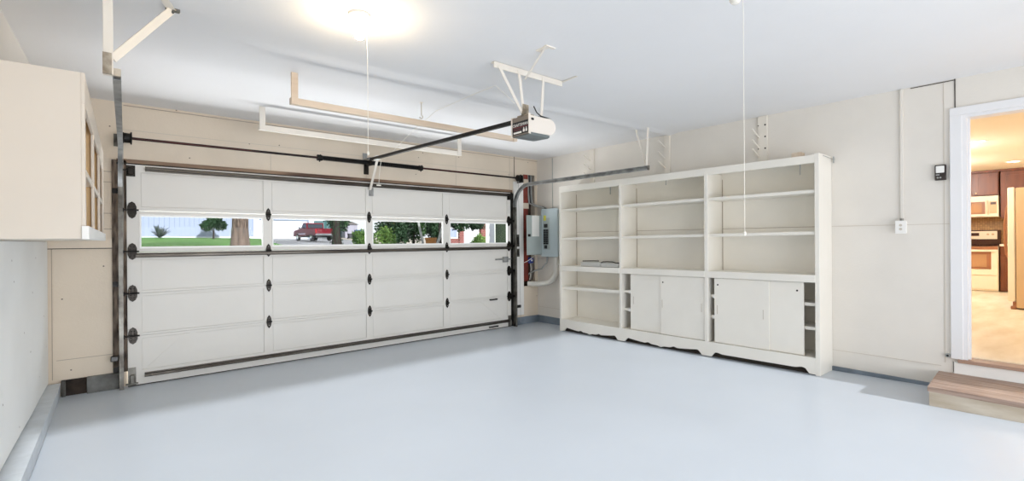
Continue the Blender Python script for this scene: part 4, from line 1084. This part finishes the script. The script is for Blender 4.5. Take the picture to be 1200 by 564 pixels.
tree('round_shrub', (7.7, 54, z_), .10, .9, [((7.2, 54, z_+1.25), (.75, .75, .62)), ((8.2, 54, z_+1.30), (.80, .75, .60)), ((7.75, 54, z_+1.75), (.95, .8, .55))], 'leafdark', .26, 1600, 'barkdark', 'dark green round-headed small tree before the blue house', 'tree', 2, forks=3)
z_ = zg(9.6, 54)
tree('shrub', (9.35, 53, zg(9.35, 53)), 0, 0, [((9.35, 53, zg(9.35, 53)+.8), (.45, .45, .7))], 'leafyellow', .2, 400, 'barkdark', 'yellow-green shrub half hidden behind the big trunk', 'shrub', 3)
z_ = zg(3.68, 20)
tree('large_tree', (3.68, 20, z_), .325, 7.0, [((3.7, 20, z_+8.0), (3.4, 3.4, 2.2))], 'leafmid', .35, 2500, 'bark', 'thick grey-brown tree trunk standing in the front lawn', 'tree', 5)
z_ = zg(11.6, 32)
tree('ivy_tree', (11.60, 32, z_), .30, 5.0, [((11.7, 32, z_+5.6), (2.6, 2.6, 1.6))], 'leafmid', .3, 1800, 'barkdark', 'dark ivy-covered trunk just right of the maroon pickup', 'tree', 6)
m = MB(); rng = random.Random(8); zi = zg(11.6, 32)
for k in range(300):
    a = rng.uniform(0, 2*PI); h_ = rng.uniform(0, 3.2); r_ = .36+.14*max(0, 1-h_)
    p = Vector((11.60+r_*math.cos(a), 32+r_*math.sin(a), zi+h_)); u = Vector((-math.sin(a), math.cos(a), 0)); v = Vector((0, 0, 1))
    s_ = rng.uniform(.03, .07); m.bm.faces.new([m.bm.verts.new(p-u*s_), m.bm.verts.new(p-v*s_), m.bm.verts.new(p+u*s_), m.bm.verts.new(p+v*s_)])
o = m.build('climbing_ivy', 'leafdark', None, 'leaf'); tag(o, 'ivy leaves climbing the dark trunk beside the pickup', 'ivy', kind='stuff')

# teal fence, grey shed, bins
t = thing('fence', (22.5, 66, zg(22, 66)), 'teal board fence behind the maroon pickup', 'fence')
m = MB(); zf0 = zg(22, 66)-.1
for k in range(26): m.box(19.6+k*.22, 19.79+k*.22, 66, 66.04, zf0, zf0+2.3, .004)
m.build('board_panel', 'teal', t)
for x in (19.6, 22.4, 25.2):
    m = MB(); m.box(x, x+.12, 66.04, 66.16, zf0, zf0+2.4); m.build('post', 'teal', t)
z0 = zg(25, 64)
t = thing('garden_shed', (25.2, 64.5, z0), 'pale lilac-grey shed beyond the sunlit pavement', 'shed')
m = MB(); m.box(24.35, 26.05, 64, 65.4, z0-.05, z0+1.85)
for k in range(8): m.box(24.36+k*.215, 24.40+k*.215, 63.97, 64, z0, z0+1.85)
m.build('wall', 'shedgrey', t)
m = MB(); m.prism([(24.2, z0+1.85), (26.2, z0+1.85), (25.2, z0+2.3)][::1] and [(z0+1.85, 24.2), (z0+1.85, 26.2), (z0+2.25, 25.2)], 'Y', 63.8, 65.6); m.build('roof', 'hroof', t)
m = MB(); m.box(24.7, 25.5, 63.93, 63.97, z0, z0+1.7, .01); m.build('door', 'shedgrey', t)
def bin_(x, y, w, h, mt, label):
    z = zg(x, y)
    t = thing('wheelie_bin', (x, y, z), label, 'bin', 'bins by the shed')
    m = MB(); a, b = w*.42, w*.5
    m.hexa([(x-a, y-a, z+.08), (x+a, y-a, z+.08), (x+a, y+a, z+.08), (x-a, y+a, z+.08), (x-b, y-b, z+h), (x+b, y-b, z+h), (x+b, y+b, z+h), (x-b, y+b, z+h)]); m.build('body', mt, t)
    m = MB(); m.box(x-b-.03, x+b+.03, y-b-.04, y+b+.03, z+h, z+h+.07, .02); m.build('lid', mt, t)
    for s_ in (-1, 1):
        m = MB(); m.cyl((x+s_*b, y+.25*w, z+.11), (x+s_*(b+.05), y+.25*w, z+.11), .11, 14); m.build('wheel', 'tyre', t)
bin_(24.45, 60, .62, 1.10, 'binblue', 'blue wheelie bin nearest the green bush')
bin_(23.55, 60, .60, .62, 'bincharcoal', 'low charcoal bin in front of the pale shed')
bin_(25.20, 60.5, .60, 1.0, 'siding', 'pale blue bin right of the blue wheelie bin')

# pickup, parked nose away from us
px, py, pz = 15.35, 48.5, zg(15.35, 48.5)+.06
tk = thing('pickup_truck', (px, py, pz), 'maroon pickup truck parked before the white garage door', 'pickup truck', None, math.radians(4.7), True)
def tp(nm, mb, mt, par=None, sm=False): return mb.build(nm, mt, par or tk, sm)
W = .95
m = MB(); m.prism([(-.42, .50), (-.42, 1.18), (.75, 1.22), (1.55, 1.14), (2.35, 1.06), (2.62, .95), (2.66, .50), (2.05, .48), (1.95, .78), (1.40, .78), (1.30, .48)], 'X', -W, W); tp('cab_body', m, 'truck')
m = MB(); m.prism([(-.40, 1.17), (-.24, 1.76), (.45, 1.78), (1.15, 1.20)], 'X', -W+.12, W-.12); tp('cab_roof', m, 'truck')
m = MB(); m.box(-W, -W+.08, -2.62, -.44, .55, 1.16, .02); m.box(W-.08, W, -2.62, -.44, .55, 1.16, .02); m.box(-W, W, -2.62, -.44, .55, .66); m.box(-W, W, -.50, -.44, .55, 1.16); tp('bed', m, 'truck')
m = MB(); m.box(-W+.02, W-.02, -2.68, -2.62, .60, 1.16, .015); tg = tp('tailgate', m, 'truck')
m = MB(); m.box(-.10, .10, -2.70, -2.68, 1.00, 1.06, .008); tp('handle', m, 'black', tg)
for s_ in (-1, 1):
    m = MB(); m.box(min(s_*W, s_*(W-.09)), max(s_*W, s_*(W-.09)), -2.70, -2.64, .78, 1.10, .01); tp('tail_light', m, 'taillight')
    m = MB(); m.prism([(-.30, 1.24), (-.20, 1.66), (.40, 1.68), (.86, 1.26)], 'X', s_*(W-.125), s_*(W-.105)); tp('side_window', m, 'carglass')
    m = MB(); m.box(min(s_*(W+.02), s_*(W+.20)), max(s_*(W+.02), s_*(W+.20)), .78, .88, 1.18, 1.36, .03); tp('wing_mirror', m, 'black')
    m = MB(); m.box(min(s_*W, s_*(W+.012)), max(s_*W, s_*(W+.012)), -.30, 1.25, .66, .74); tp('side_moulding', m, 'chrome')
    for y in (-1.62, 1.68):
        m = MB(); m.lathe([(.20, -.11), (.33, -.12), (.37, -.09), (.37, .09), (.33, .12), (.20, .11)], (s_*(W-.11), y, .37), 'X', 24); w_ = tp('wheel', m, 'tyre', None, True)
        m = MB(); m.lathe([(.05, -.02), (.19, -.03), (.20, .03), (.05, .02)], (s_*(W-.01), y, .37), 'X', 18); tp('hubcap', m, 'chrome', w_, True)
m = MB(); m.prism([(-.44, 1.26), (-.30, 1.66), (-.29, 1.66), (-.40, 1.24)], 'X', -.72, .72); tp('rear_window', m, 'carglass')
m = MB(); m.box(-W, W, -2.86, -2.70, .50, .68, .03); tp('rear_bumper', m, 'chrome')
m = MB(); m.box(-W, W, 2.62, 2.78, .45, .68, .03); tp('front_bumper', m, 'chrome')
m = MB(); m.box(-W+.2, W-.2, -2.4, 2.4, .36, .52); tp('chassis', m, 'black')

# bushes, pale trunks, pot
def bush(c, r, leaf, n, size, label, seed):
    z = zg(c[0], c[1])
    rr = random.Random(seed)
    cr = [((c[0]+rr.uniform(-.45, .45)*r[0], c[1]+rr.uniform(-.3, .3)*r[1], z+r[2]*rr.uniform(.7, 1.25)), (r[0]*.65, r[1]*.7, r[2]*.7)) for _ in range(4)]
    return tree('bush', (c[0], c[1], z), .10, r[2]*.9, cr, leaf, size, n, 'barkdark', label, 'bush', seed, group='bushes across the driveway', forks=3)
bush((12.8, 31), (.65, .7, .85), 'leaflight', 1500, .16, 'bright bush seen at right edge of second window', 21)
bush((12.75, 27.4), (.75, .8, .95), 'leaflight', 1800, .15, 'light green bush at left edge of third window', 22)
bush((14.6, 29.5), (1.5, 1.2, 1.6), 'leafdark', 3600, .22, 'large dark green bush filling the third window', 23)
bush((18.0, 33.2), (1.5, .95, 1.8), 'leafmid', 3000, .22, 'mid green bush right of the big dark bush', 24)
bush((20.0, 37), (1.9, 1.2, 1.9), 'leafdark', 2600, .24, 'dark green bush behind the leaning white trunks', 25)
bush((18.2, 30.2), (1.05, 1.0, 1.6), 'leafdark', 2600, .2, 'dark bush directly behind the orange pot', 28)
bush((20.6, 58), (2.6, 1.5, 2.6), 'leafdark', 2600, .4, 'tall dark green hedge far behind the pale shed', 26)
bush((13.15, 18), (.58, .5, .80), 'leaflight', 2200, .11, 'low bright green bush before the brick house', 27)
tree('birch_tree', (13.78, 24, zg(13.7, 24)), .085, 3.6, None, None, 0, 0, 'barkwhite', 'slim white trunk leaning left across the dark bushes', 'tree', 31, lean=(-.85, 0), group='leaning white trunks')
tree('birch_tree', (13.62, 23, zg(13.7, 23)), .095, 3.4, None, None, 0, 0, 'barkwhite', 'white trunk leaning right beside the orange pot', 'tree', 32, lean=(1.25, 0), group='leaning white trunks')
tree('dark_tree', (16.55, 27, zg(16.5, 27)), .13, 5.0, [((16.6, 27, zg(16.5, 27)+4.6), (2.2, 2, 1.2))], 'leafdark', .3, 1500, 'barkdark', 'slender dark trunk between the two white trunks', 'tree', 33)
z_ = zg(13.2, 22.5)
t = thing('plant_pot', (13.22, 22.5, z_), 'orange pot standing between the two white trunks', 'pot')
m = MB(); m.lathe([(.19, 0), (.22, .02), (.29, .98), (.32, 1.01), (.32, 1.11), (.28, 1.11), (.26, 1.03)], (13.22, 22.5, z_), 'Z', 24); m.build('pot', 'terracotta', t, True)
m = MB(); m.cyl((13.22, 22.5, z_+.96), (13.22, 22.5, z_+1.04), .27, 20); m.build('soil', 'barkdark', t)
# brick house on the right
t = thing('brick_house', (22, 32, zg(22, 32)), 'white and red brick house seen in rightmost door window', 'house')
z0 = zg(22, 32)-.2
m = MB(); m.box(20.3, 27, 32, 34, z0, 4.2); m.build('wall', 'hwhite', t)
m = MB(); m.box(20.28, 21.25, 31.86, 32.0, z0, 1.55); m.build('brick_base', 'brick', t)
m = MB(); m.box(21.25, 21.68, 31.75, 32.0, z0, 4.2); m.build('brick_pier', 'brick', t)
m = MB(); m.box(23.35, 23.95, 31.7, 32.0, z0, 4.2); m.build('brick_pier', 'brick', t)
m = MB(); m.plate('Y', 31.90, 32.0, 1.55, 2.40, 20.4, 21.2, [(1.63, 2.32, 20.48, 21.12)]); w_ = m.build('window', 'hwhite', t)
m = MB(); m.box(20.48, 21.12, 31.94, 31.97, 1.63, 2.32); m.build('pane', 'siding', w_)
m = MB(); m.prism([(31.3, 4.15), (33, 5.0), (34.7, 4.15), (34.7, 4.0), (31.3, 4.0)], 'X', 19.9, 27.6); m.build('roof', 'hroof', t)
z_ = zg(13.8, 20)
tree('overhanging_tree', (16.1, 20.6, zg(16.1, 20.6)), .16, 3.2, [((13.35, 20, 2.34), (.78, .7, .58)), ((14.40, 20, 2.34), (.72, .7, .50)), ((12.9, 20.2, 2.5), (.5, .5, .45)), ((13.9, 20, 3.1), (1.3, 1.0, .6)), ((15.6, 20.4, 3.4), (1.4, 1.2, .8))], 'leafdark', .17, 5200, 'barkdark', 'dark leafy branches hanging over the brick house view', 'tree', 41)

# our own house's projecting wing beside the garage door
m = MB(); m.plate('X', 6.40, 6.52, 6.16, 8.36, -.3, 3.3, [(7.74, 8.155, 1.0, 2.0)])
for k in range(22):
    z = -.3+k*.163
    for a, b in ((6.16, 7.74), (8.155, 8.36)):
        if not (z > 2.0 or z < .84) or True: m.hexa([(6.372, a, z), (6.40, a, z), (6.40, b, z), (6.372, b, z), (6.392, a, z+.163), (6.40, a, z+.163), (6.40, b, z+.163), (6.392, b, z+.163)])
struct(m, 'wall_wing', 'wing')
m = MB(); m.box(6.36, 6.52, 8.36, 8.47, -.3, 3.3); trim(m, 'bright')
m = MB(); m.plate('X', 6.362, 6.42, 7.74, 8.155, 1.0, 2.0, [(7.765, 8.125, 1.04, 1.96)]); w_ = struct(m, 'window_1', 'bright')
m = MB(); m.box(6.364, 6.368, 7.755, 8.135, 1.02, 1.98); struct(m, 'window_screen', 'screen', w_)
m = MB(); m.hexa([(5.9, 6.16, 3.1), (7.4, 6.16, 3.1), (7.4, 8.9, 3.1), (5.9, 8.9, 3.1), (5.9, 6.16, 3.25), (7.4, 6.16, 3.25), (7.4, 8.9, 3.25), (5.9, 8.9, 3.25)]); struct(m, 'roof_eave_wing', 'hroof')
# garage eave over the door, outside
m = MB(); m.box(-1.0, 5.9, 6.15, 6.75, 2.62, 2.80); struct(m, 'roof_eave', 'hroof')

# ================================================================== LIGHT
w = bpy.data.worlds.new('World'); SC.world = w; w.use_nodes = True
bg = w.node_tree.nodes['Background']
bg.inputs['Color'].default_value = (.88, .94, 1.0, 1); bg.inputs['Strength'].default_value = 1.0

def light(kind, name, loc, energy, color, rot=(0, 0, 0), **kw):
    d = bpy.data.lights.new(name, kind); d.energy = energy; d.color = color
    for k, v in kw.items(): setattr(d, k, v)
    o = bpy.data.objects.new(name, d); COL.objects.link(o); o.location = loc; o.rotation_euler = rot
    return o
# low sun from behind, reaching the floor through the added rear opening
el = math.atan(.3418)
light('SUN', 'sun', (2.5, -8, 6), 4.6, (.97, .98, 1.0), (PI/2-el, 0, 0), angle=math.radians(.9))
# added area light outside the rear opening, brightening the room
light('AREA', 'rear_fill_light', (2.6, -3.3, 1.0), 140, (.985, .985, 1.0), (PI/2+math.radians(8), 0, 0), shape='RECTANGLE', size=5.0, size_y=1.6)
# added area light, low outside the door windows, to brighten the ceiling
light('AREA', 'driveway_fill_light', (2.54, 6.95, .20), 390, (.985, .985, 1.0), (math.radians(-152), 0, 0), shape='RECTANGLE', size=5.2, size_y=1.25)
# kitchen lamps
for x, y in ((9.2, 1.5), (11.2, 1.8), (11.0, -.8)):
    light('POINT', 'kitchen_lamp', (x, y, 2.55), 60, (1.0, .98, .95), shadow_soft_size=.12)

# ================================================================== CAMERA
F = 561.126; W_, H_ = 1200, 564
yaw, pitch, roll = math.radians(40.043), math.radians(-.0596), math.radians(.4083)
fwd = Vector((math.sin(yaw)*math.cos(pitch), math.cos(yaw)*math.cos(pitch), math.sin(pitch)))
r0 = Vector((math.cos(yaw), -math.sin(yaw), 0)); u0 = r0.cross(fwd)
rr = math.cos(roll)*r0-math.sin(roll)*u0; uu = math.sin(roll)*r0+math.cos(roll)*u0
cd = bpy.data.cameras.new('camera'); cam = bpy.data.objects.new('camera', cd); COL.objects.link(cam)
cd.sensor_fit = 'HORIZONTAL'; cd.sensor_width = 36; cd.lens = 36*F/W_; cd.clip_start = .05; cd.clip_end = 300
mw = Matrix(((rr.x, uu.x, -fwd.x, 0), (rr.y, uu.y, -fwd.y, 0), (rr.z, uu.z, -fwd.z, 1.40), (0, 0, 0, 1)))
cam.matrix_world = mw
SC.camera = cam

SC.cycles.max_bounces = 14; SC.cycles.diffuse_bounces = 9; SC.cycles.transparent_max_bounces = 16
vs = SC.view_settings
SC.display_settings.display_device = 'sRGB'
vs.view_transform = 'Standard'; vs.look = 'None'; vs.gamma = 1.0; vs.use_curve_mapping = False
vs.exposure = 0.16
